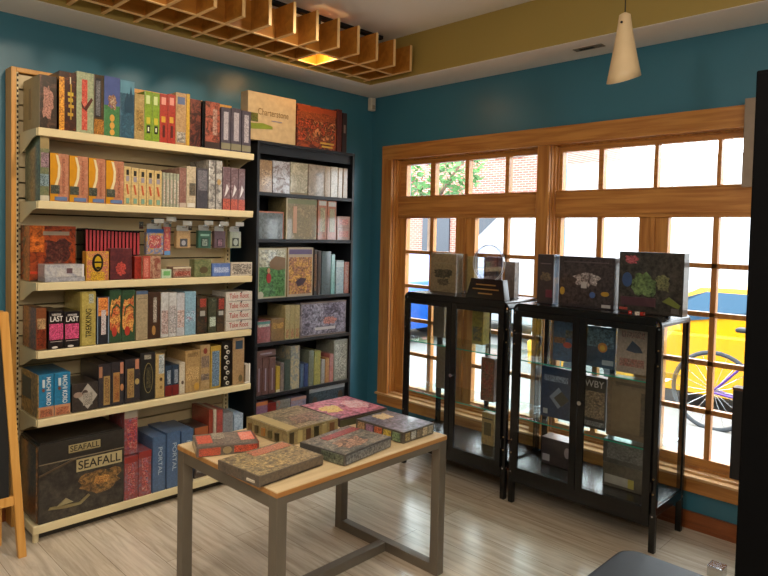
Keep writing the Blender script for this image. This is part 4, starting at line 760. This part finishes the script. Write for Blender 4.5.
def flat(label, near, right, left, h, pal, decals, scale=20, seam=.12, w=None, d=None, z0=None):
    zt = (z0 or TH)+h
    n, r, l = at(*near, 'z', zt), at(*right, 'z', zt), at(*left, 'z', zt)
    a1 = math.atan2(r.y-n.y, r.x-n.x); a2 = math.atan2(l.y-n.y, l.x-n.x)-math.pi/2
    ang = (a1+a2)/2; W = w or (r-n).length; Dp = d or (l-n).length
    ux = Vector((math.cos(ang), math.sin(ang), 0)); uy = Vector((-ux.y, ux.x, 0))
    c = n+ux*W/2+uy*Dp/2
    return gbox(label, (W, Dp, h-.001), (c.x, c.y, (z0 or TH)+.0008), ang, pal, decals, 'board game', 'boxes lying on the display table', scale=scale, seam=seam, gain=1.2)
GAIN = 1.35
flat('small oblong grey box with red end patches on the left corner of the display table', (196.4, 447.9), (258.4, 441.5), (192.8, 435.1), .040, '4a4038 5a4e44 382f2a', [
 ('T', 'a', .02, .98, .05, .95, '3c342e 6a5c50 4c4038', 26), ('T', 'a', .04, .28, .25, .85, 'a83828 c85840', 40), ('T', 'a', .74, .97, .25, .85, 'b84838 d87058 c8a090', 40), ('T', 'a', .3, .5, .5, .95, 'a09480 5a4e44', 40),
 (F, 'a', .04, .38, .1, .85, 'a83c24 6a2c20', 60), (F, 'a', .6, .98, .2, .85, 'b04028 5a2820', 50), (F, 'o', .42, .56, .15, .85, '7a6a4c'), ('R', 'r', .1, .9, .1, .9, '8a3424')], seam=None)
flat('grey brown box with a red title patch at the near left of the display table', (259.3, 477), (323, 454.7), (218.3, 459.7), .040, '4a4038 5c5044 3c342c', [
 ('T', 'a', .02, .98, .02, .98, '4a4030 6e5f48 9a8458 3c3428', 20), ('T', 'b', .10, .62, .10, .72, '3a3428 a88c58 5c5040 c8ae78', 26), ('T', 'r', .02, .98, .60, .63, '8a7a58'), ('T', 'a', .38, .95, .70, .92, '9a4a38 b06a50 7a5a44', 34), ('L', 'r', .72, .9, .3, .5, 'b8ac98'), (F, 'r', .03, .97, .12, .15, '2a2520')])
flat('dark grey box with red title and pale figures, near right on the display table', (345, 455.2), (391.8, 436.6), (299.4, 442), .045, '3c3a38 4c4844 2e2c2a', [
 ('T', 'a', .02, .98, .02, .98, '3a3834 5c5850 8a7c68 2c2a28', 18), ('T', 'b', .12, .75, .08, .58, '5a3c30 b08468 38302c c8a888', 24), ('T', 'a', .28, .97, .68, .86, 'a83c34 8a3430 c05a50', 40), (F, 'a', .03, .97, .15, .85, '4a4c4c 6a6c6a', 26), ('L', 'a', .5, .97, .1, .9, '3c4038 58604c', 26)])
flat('glossy blue grey box with pictures along its sides, on the right corner of the table', (403.5, 432.7), (431.8, 422), (358.6, 418), .050, '34302c 4a443c 2a2624', [
 ('T', 'a', .02, .98, .02, .98, '4a4a58 6a6474 3c3c48 7a6c70', 12), ('T', 'b', .3, .8, .62, .95, 'a89060 c8b080 6a5c50', 24)]
 + [(F, 'a', .06+k*.185, .20+k*.185, .18, .85, p, 40) for k, p in enumerate(('8a7c50 504830', 'a0a4a0 606460', '7a6c50 3a4048', 'b0a488 70644c', '98907c 4c4c40'))]
 + [('L', 'a', .06+k*.185, .2+k*.185, .15, .85, p, 30) for k, p in enumerate(('6a4c34 8a6c4c', '5a3c54 7a5870', '8a3c28 a85c38', 'a89038 786428', '4a5c40 6a7c58'))])
flat('flat raspberry and yellow box at the far side of the display table', (340, 419), (388, 406.4), (302, 405), .040, '5a3438 3a2c30 6a4448', [
 ('T', 'a', .02, .98, .02, .98, '9a3c50 c07080 7a2c44 a88098', 12), ('T', 'b', .05, .45, .30, .70, 'c89840 d8b860 a85c48', 24), ('T', 'b', .5, .95, .2, .8, 'b03c54 e0a8a8 8a2c44', 22), (F, 'r', .0, 1, .0, .8, '3c3c28')], w=.30, d=.30)
flat('thick tan box with a crowded brown picture at the far left of the display table', (286.7, 431.5), (339, 420), (250.2, 420.5), .066, '7a6a44 8a7a50 5c4e34', [
 ('T', 'a', .02, .98, .02, .98, '6a5c48 8c7c60 4c4034 a89878', 16), ('T', 'r', .03, .22, .03, .97, 'a08c5c'), ('T', 'b', .3, .95, .1, .6, '5c4438 907060 3c3028 a88c7c', 24)]
 + [(F, 'r', .05+k*.155, .13+k*.155, .12, .85, p) for k, p in enumerate(('3a3020', '9c8c58', '4a3020', '2c2818', '8c7c50', '5c3c24'))]
 + [('L', 'r', .08+k*.17, .15+k*.17, .2, .7, p) for k, p in enumerate(('5c4424', '3c3018', '8a5c28', '4c4428', '2c2818'))], w=.285, d=.285)

# ------------------------------------------------------------------ black metal display cabinets with glass doors
GAIN = 1.0
def rrect(y0, y1, z0, z1, r, x, n=6):
    pts = [Vector((x, y0, z0)), Vector((x, y1, z0))]
    for cy, cz, a0 in ((y1-r, z1-r, 0), (y0+r, z1-r, 90)):
        for k in range(n+1):
            a = R(a0+90*k/n); pts.append(Vector((x, cy+math.cos(a)*r, cz+math.sin(a)*r)))
    return pts
def cabinet(v0, v1, label):
    """glass cabinet, v measured from the room corner; local y=0 at its middle; local x=0 front"""
    W = v1-v0; Dp = .37; Hc = 1.139; zb = .175
    c = empty('display_cabinet', (-.437, -(v0+v1)/2, 0)); tag(c, label, 'cabinet', 'pair of black glass door cabinets')
    h = W/2
    # rounded wrap: outer shell as a bent sheet = difference built as strips
    bm = B(); n = 6; r = .045; t = .012
    def arc(off):
        P = [(-h+off, zb)]
        for k in range(n+1):
            a = R(180-90*k/n); P.append((-h+r+math.cos(a)*(r-off), Hc-r+math.sin(a)*(r-off)))
        for k in range(n+1):
            a = R(90-90*k/n); P.append((h-r+math.cos(a)*(r-off), Hc-r+math.sin(a)*(r-off)))
        P.append((h-off, zb)); return P
    o_, i_ = arc(0), arc(t)
    o_, i_ = o_[1:-1], i_[1:-1]
    for k in range(len(o_)-1):
        q = [Vector((0, *o_[k])), Vector((0, *o_[k+1])), Vector((0, *i_[k+1])), Vector((0, *i_[k]))]
        prism(bm, q, (Dp, 0, 0))
    bmesh.ops.remove_doubles(bm, verts=bm.verts, dist=.0001)
    obj('top_panel', bm, BLK, c)
    for sy in (-1, 1):
        for xx in (0, Dp-.028):
            a, b_ = (h-.030, h) if sy > 0 else (-h, -h+.030)
            bxo('leg', (xx, xx+.028, a, b_, 0, Hc-.046), BLK, c, .003)
        a, b_ = (h-.014, h-.002) if sy > 0 else (-h+.002, -h+.014)
        bxo('side_rail', (.028, Dp-.028, a, b_, zb, zb+.045), BLK, c)
        bm = B(); y = sy*(h-.008); box(bm, .028, Dp-.028, y-.002, y+.002, zb+.045, Hc-.045); obj('side_glass', bm, CG, c)
    bxo('base_panel', (.004, Dp-.004, -h+.004, h-.004, zb, zb+.045), BLK, c, .002)
    bxo('back_glass', (Dp-.012, Dp-.008, -h+.03, h-.03, zb+.045, Hc-.03), CG, c)
    bxo('back_post', (Dp-.020, Dp-.013, -.035, .0, zb+.045, Hc-.02), BLK, c)
    bxo('front_rail', (-.001, .02, -h+.030, h-.030, Hc-.052, Hc-.013), BLK, c)
    bxo('front_rail', (-.001, .02, -h+.030, h-.030, zb-.05, zb+.02), BLK, c)  # made taller so its black stands in for shade beneath the cabinet
    for zz_ in (.485, .815):
        s = bxo('glass_shelf', (.03, Dp-.025, -h+.016, h-.016, zz_-.003, zz_+.003), SG, c)
        bm = B(); box(bm, .0285, .0299, -h+.016, h-.016, zz_-.003, zz_+.003); obj('shelf_edge', bm, GEDGE, s)
    for sy in (-1, 1):
        y0, y1 = (.002, h-.026) if sy > 0 else (-h+.026, -.002)
        z0, z1 = zb+.012, Hc-.040; st = .037
        dz = B(); box(dz, -.016, -.002, y0, y0+st, z0, z1); box(dz, -.016, -.002, y1-st, y1, z0, z1); box(dz, -.016, -.002, y0+st, y1-st, z0, z0+.032); box(dz, -.016, -.002, y0+st, y1-st, z1-.032, z1)
        d_ = obj('door', dz, BLK, c, .0015)
        bxo('door_glass', (-.010, -.007, y0+st-.003, y1-st+.003, z0+.03, z1-.03), CG, d_)
        bm = B(); yk = .022*sy; tube(bm, (-.016, yk, .66), (-.028, yk, .66), .005, 12); tube(bm, (-.028, yk, .66), (-.038, yk, .66), .010, 16, .011)
        if sy < 0: obj('knob', bm, CHROME, d_, smooth=False)
        else: bm.free()
        for zz_ in (.30, .92):
            bm = B(); yh = sy*(h-.024); tube(bm, (-.010, yh, zz_), (-.010, yh, zz_+.05), .006, 10); obj('hinge', bm, BLK, d_)
            bm = B()
            for q in (-.012, .062): tube(bm, (0, sy*(h-.014), zz_+q), (-.003, sy*(h-.014), zz_+q), .0035, 10)
            obj('screw', bm, BRASS, c)
        bm = B()
        for zz_ in (zb+.005, Hc-.055): tube(bm, (0, sy*(h-.014), zz_), (-.003, sy*(h-.014), zz_), .005, 10)
        obj('screw', bm, CHROME, c)
        for xx in (.012, Dp-.015):
            bm = B(); tube(bm, (xx, sy*h, zb+.01), (xx, sy*(h+.003), zb+.01), .005, 10); obj('screw', bm, CHROME, c)
    return c
cabinet(.783, 1.594, 'black glass door display cabinet farther from the camera, left of the other')
cabinet(1.620, 2.448, 'black glass door display cabinet nearer the camera with boxes on every shelf')
# boxes facing the room: p0,p1 = pixels of bottom front corners
ZC1 = 1.139
def face(label, x0, x1, xp, ytop, zs, depth, pal, dec, cat='board game', group='boxes in and on the glass cabinets', name='game_box', scale=16, ztop=None, gain=1.2):
    a = at(x0, ytop+20, 'x', xp); b = at(x1, ytop+20, 'x', xp); t = at((x0+x1)/2, ytop, 'x', xp)
    h = (ztop or t.z)-zs; w = a.y-b.y
    return gbox(label, (w, depth, h), (xp+depth/2, (a.y+b.y)/2, zs+.0008), -math.pi/2, pal, dec, cat, group, name, scale, gain=gain)
G_TOP = 'boxes standing on top of the glass cabinets'
face('brownish cream box with dark figures on top of the left cabinet', 430.5, 456, -.27, 253.5, ZC1, .07, '6a5c44 7c6c50 5a4c38', [(F, 'b', .08, .9, .35, .62, '6a5c44 2a2422 504030', 26), (F, 'b', .25, .8, .15, .38, '2c2420 6a5c44', 26), (F, 'r', .08, .9, .72, .76, '8a7c60')], group=G_TOP)
def acrylic(label, x0, x1, xp, ytop, depth, zs=ZC1):
    a = at(x0, ytop+20, 'x', xp); b = at(x1, ytop+20, 'x', xp); t = at(x0, ytop, 'x', xp)
    o = empty('acrylic_stand', (xp, (a.y+b.y)/2, zs)); tag(o, label, 'stand'); w_ = a.y-b.y; H_ = t.z-zs
    labels.append(label)
    bxo('back_plate', (0, .004, -w_/2, w_/2, 0, H_), ACR, o); bxo('base_plate', (-depth, 0, -w_/2, w_/2, 0, .004), ACR, o); bxo('side_plate', (-depth*.6, 0, -w_/2, -w_/2+.004, 0, H_), ACR, o)
acrylic('clear acrylic stand beside the brownish cream box on the left cabinet', 459, 467, -.195, 253.5, .03)
# award: black wedge base with a round glass disc
pa = at(468, 297, 'z', ZC1); pb_ = at(502.5, 301.5, 'z', ZC1); mid = (pa+pb_)/2
aw = empty('award_trophy', (mid.x+.03, mid.y, ZC1+.0005), -math.pi/2); tag(aw, 'round clear glass award on a black wedge base with gold writing', 'trophy'); labels.append(aw['label'])
aww = (pa-pb_).length; ah = .118
bm = B(); prism(bm, [Vector((-aww/2, -.03, 0)), Vector((aww/2, -.03, 0)), Vector((aww*.40, -.018, ah)), Vector((-aww*.40, -.018, ah))], (0, .05, 0)); obj('base', bm, pm('black_gloss', '#141414', .15), aw, .002)
bm = B()
for k, (u0_, u1_) in enumerate(((-.25, .25), (-.33, .33), (-.18, .18))):
    zz_ = ah*(.68-.22*k); yy_ = -.03+.012*zz_/ah-.0012
    box(bm, aww*u0_, aww*u1_, yy_-.001, yy_, zz_, zz_+.007)
obj('gold_plate', bm, pm('gold', '#b08a4a', .35, metal=.8), aw)
rad = .108; bm = B(); tube(bm, (0, -.008, ah+rad*.86), (0, .010, ah+rad*.86), rad, 48); obj('glass_disc', bm, glass('award_glass', (.80, .83, .90), extra=.12), aw)
bm = B()
for k in range(48):
    a0, a1 = 2*math.pi*k/48, 2*math.pi*(k+1)/48
    for yy in (-.008, .010): tube(bm, (math.cos(a0)*rad, yy, ah+rad*.86+math.sin(a0)*rad), (math.cos(a1)*rad, yy, ah+rad*.86+math.sin(a1)*rad), .0018, 6)
obj('disc_rim', bm, pm('frosted_rim', '#c8ccd4', .3), aw)
face('dark picture box seen through the round glass award', 483.5, 497.5, -.22, 257, ZC1, .05, '3a2c2c 504044 241c1e', [(F, 'a', .15, .9, .1, .9, '3a2c2c 8a7068 2a2022', 30)], group=G_TOP)
face('dark narrow picture box just right of the round award', 504.5, 514.5, -.22, 262, ZC1, .05, '4a3c34 706054 2c2422', [], group=G_TOP)
face('pale yellowish box behind the award on the left cabinet', 466.5, 474, -.17, 256.5, ZC1, .04, '8a7438 a08c50', [], group=G_TOP)
face('tall narrow dark box with a gold winged mark on top of the right cabinet', 537.5, 553.5, -.30, 254.5, ZC1, .07, '2c2224 3a2c2e', [(F, 'b', .15, .9, .45, .65, '2c2224 8a7450', 50), (F, 'r', .2, .85, .80, .82, '6a5c5c'), (F, 'r', .55, .95, .12, .28, '6a2838')], group=G_TOP)
acrylic('clear acrylic stand between the two dark boxes on the right cabinet', 554, 558.5, -.32, 254.5, .05)
face('wide dark box with white toy shapes on top of the right cabinet', 559, 614.5, -.33, 257, ZC1, .07, '2a2224 382c2e', [(F, 'a', .03, .97, .05, .95, '2a2224 3c3030 241c1c', 10), (F, 'b', .25, .78, .40, .72, '3a2c2c a09898 5a4c4c 2c2424', 26), (F, 'r', .42, .52, .38, .50, 'a8a4a4'), (F, 'o', .03, .12, .22, .38, 'a88428'), (F, 'o', .58, .68, .2, .32, '405c98'), (F, 'o', .78, .92, .25, .34, 'a88428'), (F, 'r', .80, .95, .03, .09, 'b0acac'), (F, 'r', .1, .9, .88, .90, '5a4c4c')], group=G_TOP)
face('largest dark box with green and blue shapes at the right end of the right cabinet', 619, 684, -.33, 252.5, ZC1, .07, '2a2624 38322e', [(F, 'a', .02, .98, .02, .98, '2a2624 3a342e 241f1e', 10), (F, 'b', .20, .62, .25, .70, '4a6038 5c7444 34442c', 12), (F, 'o', .06, .22, .42, .66, '344c78'), (F, 'b', .08, .32, .80, .95, '8a3c44 a85058', 30), (F, 'b', .58, .82, .35, .68, '4c5434 686844 343428', 20), (F, 'r', .05, .6, .12, .26, '50303a'), (F, 'r', .03, .16, .04, .08, 'b0483c'), (F, 'g', 0, 0, 0, 0, '707c34', [(.70, .22), (.8, .3), (.97, .18), (.95, .12)]), (F, 'r', .84, .95, .04, .12, '605c5c')], group=G_TOP)
for k, (px, py, c_, lab) in enumerate(((629, 313, 'c02820', 'small red die at the left on the right cabinet'), (636, 314, 'e8e0d8', 'small white die between red ones on the right cabinet'), (641.5, 314.5, 'b82c24', 'small red die right of the white one on the right cabinet'))):
    p = at(px, py+1.5, 'z', ZC1); gbox(lab, (.017, .017, .017), (p.x+.012, p.y, ZC1+.0008), -1.2+k*.5, c_, [(F, 'o', .35, .65, .35, .65, 'e8e0d8' if k != 1 else 'a02020')], 'die', 'dice on the right cabinet', 'die')
p = at(648, 314, 'z', ZC1); gbox('little white card lying beside the dice on the right cabinet', (.05, .05, .006), (p.x+.02, p.y, ZC1+.0008), -1.2, 'd8d0cc', [('T', 'r', .2, .8, .3, .7, 'a83028')], 'card', None, 'card')
# inside the left cabinet
z1_, z2_, zb_ = .819, .489, .221
face('dull grey brown box on the top shelf of the left cabinet, behind the left door', 433, 444, -.17, 303, z1_, .06, '4a443c 5c5448', [], gain=1.1)
face('brown box on the middle shelf of the left cabinet, behind the left door', 436, 444.5, -.22, 346, z2_, .10, '5a4c3c 6c5c48', [])
face('yellow olive box on the top shelf of the left cabinet, behind the right door', 472, 483, -.20, 309, z1_, .07, '6a6420 8a8028 4c4820', [(F, 'a', .1, .9, .1, .5, 'a08820 4c4c28 304030', 30)])
face('brown and white picture box on the middle shelf of the left cabinet', 481, 494, -.30, 358, z2_+.012, .16, '4a3428 6a4c38 7a2c24', [('L', 'a', 0, 1, 0, 1, '98949c b8b4b8 78747c', 14), (F, 'a', .1, .9, .1, .9, '4a3424 6c5438 8a3c2c 3a4430', 30)])
face('small tan box standing on the base of the left cabinet', 481.5, 493.5, -.27, 413, zb_, .05, '8a7044 a0844c', [(F, 'r', .2, .8, .3, .7, '5c5030'), (F, 'r', .1, .9, .8, .84, '4c4028')])
# inside the right cabinet
acrylic('clear acrylic stand on the top shelf of the right cabinet', 549.5, 553, -.30, 322, .04, z1_)
face('blue picture box on the top shelf of the right cabinet, behind the left door', 553, 574, -.27, 322, z1_, .05, '2c4868 3c5c80 24384c', [(F, 'a', .05, .6, .45, .6, '5a4438 8a6040', 30), (F, 'o', .5, .9, .35, .5, 'a84838'), (F, 'a', .6, .95, .6, .8, '6a6840 2c4868', 20)])
face('blue box back with small pictures on the middle shelf of the right cabinet', 541, 571, -.27, 368, z2_, .06, '1c2c4c 243858', [(F, 'a', .1, .9, .72, .84, '1c2c4c 8a9cb8', 40), (F, 'd', .3, .9, .2, .62, '708098'), (F, 'd', .45, .95, .25, .55, '3c3c34'), (F, 'r', .1, .25, .06, .16, 'a0a8b0')])
face('low dark box on the base of the right cabinet, behind the left door', 541, 570, -.28, 438, zb_, .10, '241c20 302428', [(F, 'r', .05, .3, .12, .38, '98949c'), (F, 'o', .8, 1, .4, .8, '98888c'), ('T', 'r', 0, 1, 0, 1, '9a8078')], ztop=.37)
face('blue box with a yellow burst on the top shelf of the right cabinet', 584, 615.5, -.27, 327, z1_, .05, '28405c 34506c', [(F, 'a', .05, .95, .5, .95, '34587c 5a7c94 28405c', 14), (F, 'o', .45, .75, .38, .62, 'b87838'), (F, 'o', .52, .68, .42, .56, 'd8b040'), (F, 'r', .6, .95, .08, .2, '98a8b8')])
face('cream box with red tanks on the top shelf of the right cabinet', 617, 648, -.29, 328, z1_, .05, '8a7c74 988a80', [(F, 'a', .1, .9, .15, .32, '8a7c74 9a3c34', 40), (F, 'a', .15, .9, .78, .92, '98403c 8a7c74 983c38', 40), (F, 'g', 0, 0, 0, 0, '34445c', [(.3, .5), (.5, .72), (.75, .6), (.85, .48), (.6, .46)])])
face('black box with large white letters on the middle shelf of the right cabinet', 582, 606, -.29, 377, z2_, .05, '2a2624 3a3430', [(F, 't', .10, .92, .80, .93, 'b8b4b0', 'WBY', 0), (F, 'a', .1, .95, .2, .72, '2a2624 8a7458 3c3c44', 26), (F, 'a', .05, .95, .05, .14, '181818 a8a8a8', 60)])
face('large brown box with a plan like cover on the middle shelf of the right cabinet', 607, 649, -.33, 379, z2_, .07, '5a4a38 6a5844', [(F, 'r', .12, .80, .1, .84, '74624a'), (F, 't', .2, .95, .87, .94, '2c2420', 'TRADE HALL', 0) if False else (F, 'a', .2, .95, .88, .93, '5a4a38 2c2420', 60), (F, 'a', .82, .97, .1, .8, '5a4a38 34302c', 40)])
face('grey box lying on top in the stack on the base of the right cabinet', 603, 645, -.32, 431, .342, .10, '2c2c2c 403c38', [(F, 'a', .1, .95, .2, .9, '2c2c2c 707070', 40)], ztop=.465)
face('olive grey striped box under the grey one on the base of the right cabinet', 602, 644, -.32, 470, zb_, .10, '38322a 4c4438 302a24', [(F, 'r', .05, .62, .12, .50, '98948c'), (F, 'r', .62, .76, .12, .50, 'a89838')], ztop=.341)

# ------------------------------------------------------------------ ceiling lattice with its lamp
lt = empty('ceiling_lattice', (0, 0, 2.585)); tag(lt, 'wooden egg crate lattice hung below the ceiling along the shelf wall', 'ceiling lattice')
LZ = .165; NF = 21
bm = B(); bm2 = B()
for k in range(NF):
    x = -.390-.165*k; yt_ = -.745-.052*.165*k
    box(bm, x-.006, x+.006, yt_, -.302, 0, LZ); box(bm2, x-.0085, x+.0085, yt_-.003, -.301, -.003, .002); box(bm2, x-.0085, x+.0085, yt_-.004, yt_+.001, -.003, LZ)
for y in (-.352, -.580):
    X_ = -.390-.165*(NF-1); y_ = y+.045*(X_+.39); q = [(X_, y_), (-.385, y)]
    for b_, hw_, za, zb2 in ((bm, .006, .001, LZ-.002), (bm2, .0085, -.0035, .0015)):
        prism(b_, [Vector((q[0][0], q[0][1]-hw_, za)), Vector((q[1][0], q[1][1]-hw_, za)), Vector((q[1][0], q[1][1]+hw_, za)), Vector((q[0][0], q[0][1]+hw_, za))], (0, 0, zb2-za))
obj('slats', bm, LATT, lt); obj('slat_edges', bm2, LATTE, lt)
bm = B()
for x in (-.56, -1.39, -2.22, -3.05): tube(bm, (x, -.49, LZ), (x, -.49, ZC-2.585), .004, 8)
obj('hanger', bm, BLKM, lt)
tk = bxo('light_track', (-3.6, -.42, -.515, -.475, ZC-.022, ZC-.001), BLKM); tag(tk, 'black light track on the ceiling above the wooden lattice', 'light track')
lx, ly = -.390-.165*3.5, -.50
lm = empty('spot_lamp', (lx, ly, 2.645)); tag(lm, 'glowing warm spot lamp inside the wooden lattice', 'lamp')
bm = B(); tube(bm, (0, 0, .012), (0, 0, .14), .045, 24); tube(bm, (0, 0, .14), (0, 0, .20), .012, 10); obj('housing', bm, BLKM, lm)
bm = B(); bmesh.ops.create_uvsphere(bm, u_segments=20, v_segments=12, radius=.036); [setattr(v.co, 'z', v.co.z*.55) for v in bm.verts]; obj('bulb', bm, emit('lamp_glow', (1, .62, .25), 30), lm, smooth=True)
light('spot_lamp_light', 'POINT', (lx, ly, 2.60), (lx, ly, 0), 3.2, (1, .55, .2), .03)
# ------------------------------------------------------------------ pendant lamp
PX = -1.0
top = at(625, 15, 'x', PX); bl_ = at(608, 83, 'x', PX); br_ = at(640, 76, 'x', PX)
pd = empty('pendant_lamp', (PX, top.y, 0)); tag(pd, 'cream ceramic pendant lamp with a slanted cone shade hanging before the window wall', 'lamp')
bm = B(); secs = []
c0 = Vector((0, 0, top.z)); c1 = Vector((0, (bl_.y+br_.y)/2-top.y, (bl_.z+br_.z)/2)); hw = (bl_.y-br_.y)/2
def ring(t, off):
    c = c0.lerp(c1, t); rr = (.022+(hw-.022)*(t**1.15))-off; out = []
    tilt = (bl_.z-br_.z)/2*t
    for k in range(28):
        a = 2*math.pi*k/28; y = math.cos(a)*rr; out.append(Vector((math.sin(a)*rr, c.y+y, c.z+tilt*(y/max(rr, .001))*1.0+.026*t*t*math.sin(a))))
    return out
rings = [ring(t, 0) for t in (0, .04, .15, .3, .5, .7, .85, 1)]+[ring(t, .004) for t in (1, .85, .6, .3, .06)]
vr = [[bm.verts.new(p) for p in s] for s in rings]
for a, b_ in zip(vr, vr[1:]):
    for i in range(28): bm.faces.new((a[i], a[(i+1) % 28], b_[(i+1) % 28], b_[i]))
cp = bm.verts.new(c0+Vector((0, 0, .012)))
for i in range(28): bm.faces.new((vr[0][i], cp, vr[0][(i+1) % 28]))
obj('lamp_shade', bm, pm('ceramic_cream', '#d2b890', .45, noise=.06, scale=12), pd, smooth=True)
bm = B(); tube(bm, (0, 0, top.z+.01), (.0, .0, ZC), .0025, 8); obj('cord', bm, BLKM, pd)
bm = B(); tube(bm, (-.022, .0, top.z-.035), (-.030, .0, top.z-.035), .005, 12); obj('screw', bm, BLKM, pd)
bm = B(); tube(bm, (0, 0, ZC-.02), (0, 0, ZC), .05, 24); obj('canopy', bm, CEIL, pd)
# ------------------------------------------------------------------ little fixtures
s_ = bxo('motion_sensor', (-.055, .0-.008, -.045, -.003, 2.462, 2.562), pm('sensor_plastic', '#c8c0b0', .5), None, .006); s_.location = (-.010, 0, 0)
tag(s_, 'small cream motion sensor high in the room corner', 'sensor'); bxo('lens', (-.045, -.02, -.047, -.044, 2.475, 2.505), pm('sensor_lens', '#a89c88', .2), s_)
a = at(578, 50, 'z', ZS); b = at(600, 45, 'z', ZS)
vt = empty('ceiling_vent', ((a.x+b.x)/2, (a.y+b.y)/2, ZS)); tag(vt, 'small slotted vent plate in the white soffit', 'vent')
bxo('frame', (-.025, .025, -.085, .085, -.004, 0), pm('vent_metal', '#8a7c6c', .4, metal=.5), vt); bxo('slot', (-.012, .012, -.03, .055, -.006, -.003), BLKM, vt)
# ------------------------------------------------------------------ chalkboard A-frame at the left edge
fa = at(25, 536, 'z', 0); EY = -.47
fp = at(24, 537, 'y', EY)
el = empty('chalkboard_easel', (0, EY, 0)); tag(el, 'wooden framed chalkboard easel leaning at the left edge of the picture', 'easel')
q0 = at(7, 312, 'y', EY); q1 = at(26, 537, 'y', EY)
bm = B(); wv = .030
prism(bm, [Vector((q0.x-wv, -.0, q0.z)), Vector((q0.x+.006, 0, q0.z)), Vector((q1.x+.004, 0, .0)), Vector((q1.x-wv, 0, .0))], (0, .028, 0)); obj('leg', bm, OAK, el, .002)
bm = B(); prism(bm, [Vector((q0.x-.66-wv, -.0, q0.z)), Vector((q0.x-.66, 0, q0.z)), Vector((q1.x-.70, 0, .0)), Vector((q1.x-.70-wv, 0, .0))], (0, .028, 0)); obj('leg', bm, OAK, el, .002)
cz_ = at(8, 503, 'y', EY).z
bxo('crossbar', (q0.x-.69, (q0.x+q1.x)/2+.005, .004, .026, cz_-.02, cz_+.022), OAK, el, .002)
bxo('top_rail', (q0.x-.66, q0.x-.01, .004, .026, q0.z-.06, q0.z), OAK, el, .002)
bxo('board', (q0.x-.66, q0.x+.01, .010, .020, cz_+.02, q0.z-.03), pm('chalkboard', '#16181a', .7), el)
bm = B(); prism(bm, [Vector((q0.x-.03, .05, q0.z)), Vector((q0.x, .05, q0.z)), Vector((q1.x-.05, .19, 0)), Vector((q1.x-.08, .19, 0))], (0, .02, 0)); obj('rear_leg', bm, OAK, el)
# ------------------------------------------------------------------ near right: black cabinet, bench, oddments
bx_ = -2.0
e0 = at(760, 70, 'x', bx_); e1 = at(726, 576, 'x', bx_)
ca = empty('tall_cabinet', (bx_+.018, (e0.y+e1.y)/2, 0)); tag(ca, 'tall black cabinet closing off the right edge of the picture', 'cabinet')
ztp = e0.z+.004
BLKC = pm('black_laminate', '#040405', .8); BLKC.node_tree.nodes['Principled BSDF'].inputs['Specular IOR Level'].default_value = .08
bxo('carcass', (0, .42, -.85, 0, .06, ztp), BLKC, ca, .003)
bxo('plinth', (.03, .40, -.83, -.02, 0, .06), BLKM, ca)
for y0, y1 in ((-.42, -.006), (-.845, -.427)):
    d_ = bxo('door', (-.018, 0, y0, y1, .07, ztp-.01), BLKC, ca, .002)
    bxo('handle', (-.04, -.028, (y0+.03 if y0 > -.5 else y1-.04), (y0+.04 if y0 > -.5 else y1-.03), .9, 1.1), BLK, d_)
sb = bxo('speaker', (0, .10, 0, .10, 0, .24), pm('speaker_black', '#17171a', .5), None, .006)
p = at(741, 392, 'x', -.9); p2 = at(733, 475, 'x', -.9)
sb.location = (0, 0, 0)
D.objects.remove(sb)
bn = empty('bench', (0, 0, 0)); tag(bn, 'black upholstered bench with a rounded corner at the bottom right', 'bench')
bxA, bxB, byA, byB = -1.36, -2.02, -2.70, -3.17
bm = B(); r = .07; pts = []
for cx, cy, a0 in ((bxA-r, byA-r, 0), (bxB+r, byA-r, 90), (bxB+r, byB+r, 180), (bxA-r, byB+r, 270)):
    for k in range(7):
        a = R(a0+15*k); pts.append(Vector((cx+math.cos(a)*r, cy+math.sin(a)*r, .37)))
prism(bm, pts, (0, 0, .08)); obj('seat', bm, pm('dark_upholstery', '#2a2e34', .5, noise=.06, scale=40), bn, .014, 3)
for x in (bxA-.09, bxB+.05):
    for y in (byA-.09, byB+.05): bxo('leg', (x, x+.035, y, y+.035, 0, .372), BLK, bn, .003)
p = at(711, 574, 'z', 0)
cb = bxo('metal_block', (p.x-.03, p.x+.04, p.y-.055, p.y+.01, 0, .05), CHROME, None, .004); tag(cb, 'small chrome block on the floor beside the tall black cabinet', 'floor stop')
# pale strip hanging at the right end of the window
p = at(757, 97, 'x', -.06); p2 = at(744, 187, 'x', -.06)
hs = bxo('hanging_strip', (-.06, -.031, p.y, at(745, 97, 'x', -.06).y, p2.z, p.z), pm('taupe_strip', '#8c7c6c', .6, noise=.08), None, .003); tag(hs, 'narrow taupe fabric strip hanging at the right end of the window head', 'blind')
p = at(742, 392, 'x', -.12); p2 = at(731, 480, 'x', -.12)
wb_ = empty('wall_display_box', (-.08, (p.y+p2.y)/2, p2.z)); tag(wb_, 'narrow dark box hanging on the window edge beside the tall black cabinet', 'box')
bxo('body', (-.02, .045, -.03, .03, 0, p.z-p2.z), pm('dark_box', '#1c1a1c', .5), wb_, .003); bxo('top_cap', (-.022, .046, -.032, .032, p.z-p2.z, p.z-p2.z+.012), pm('brown_cap', '#6a4430', .5), wb_)
bad = [l for l in set(labels) if labels.count(l) > 1 and 'dense row' not in l]
print('DUPLICATE LABELS', bad, 'boxes', len(labels))
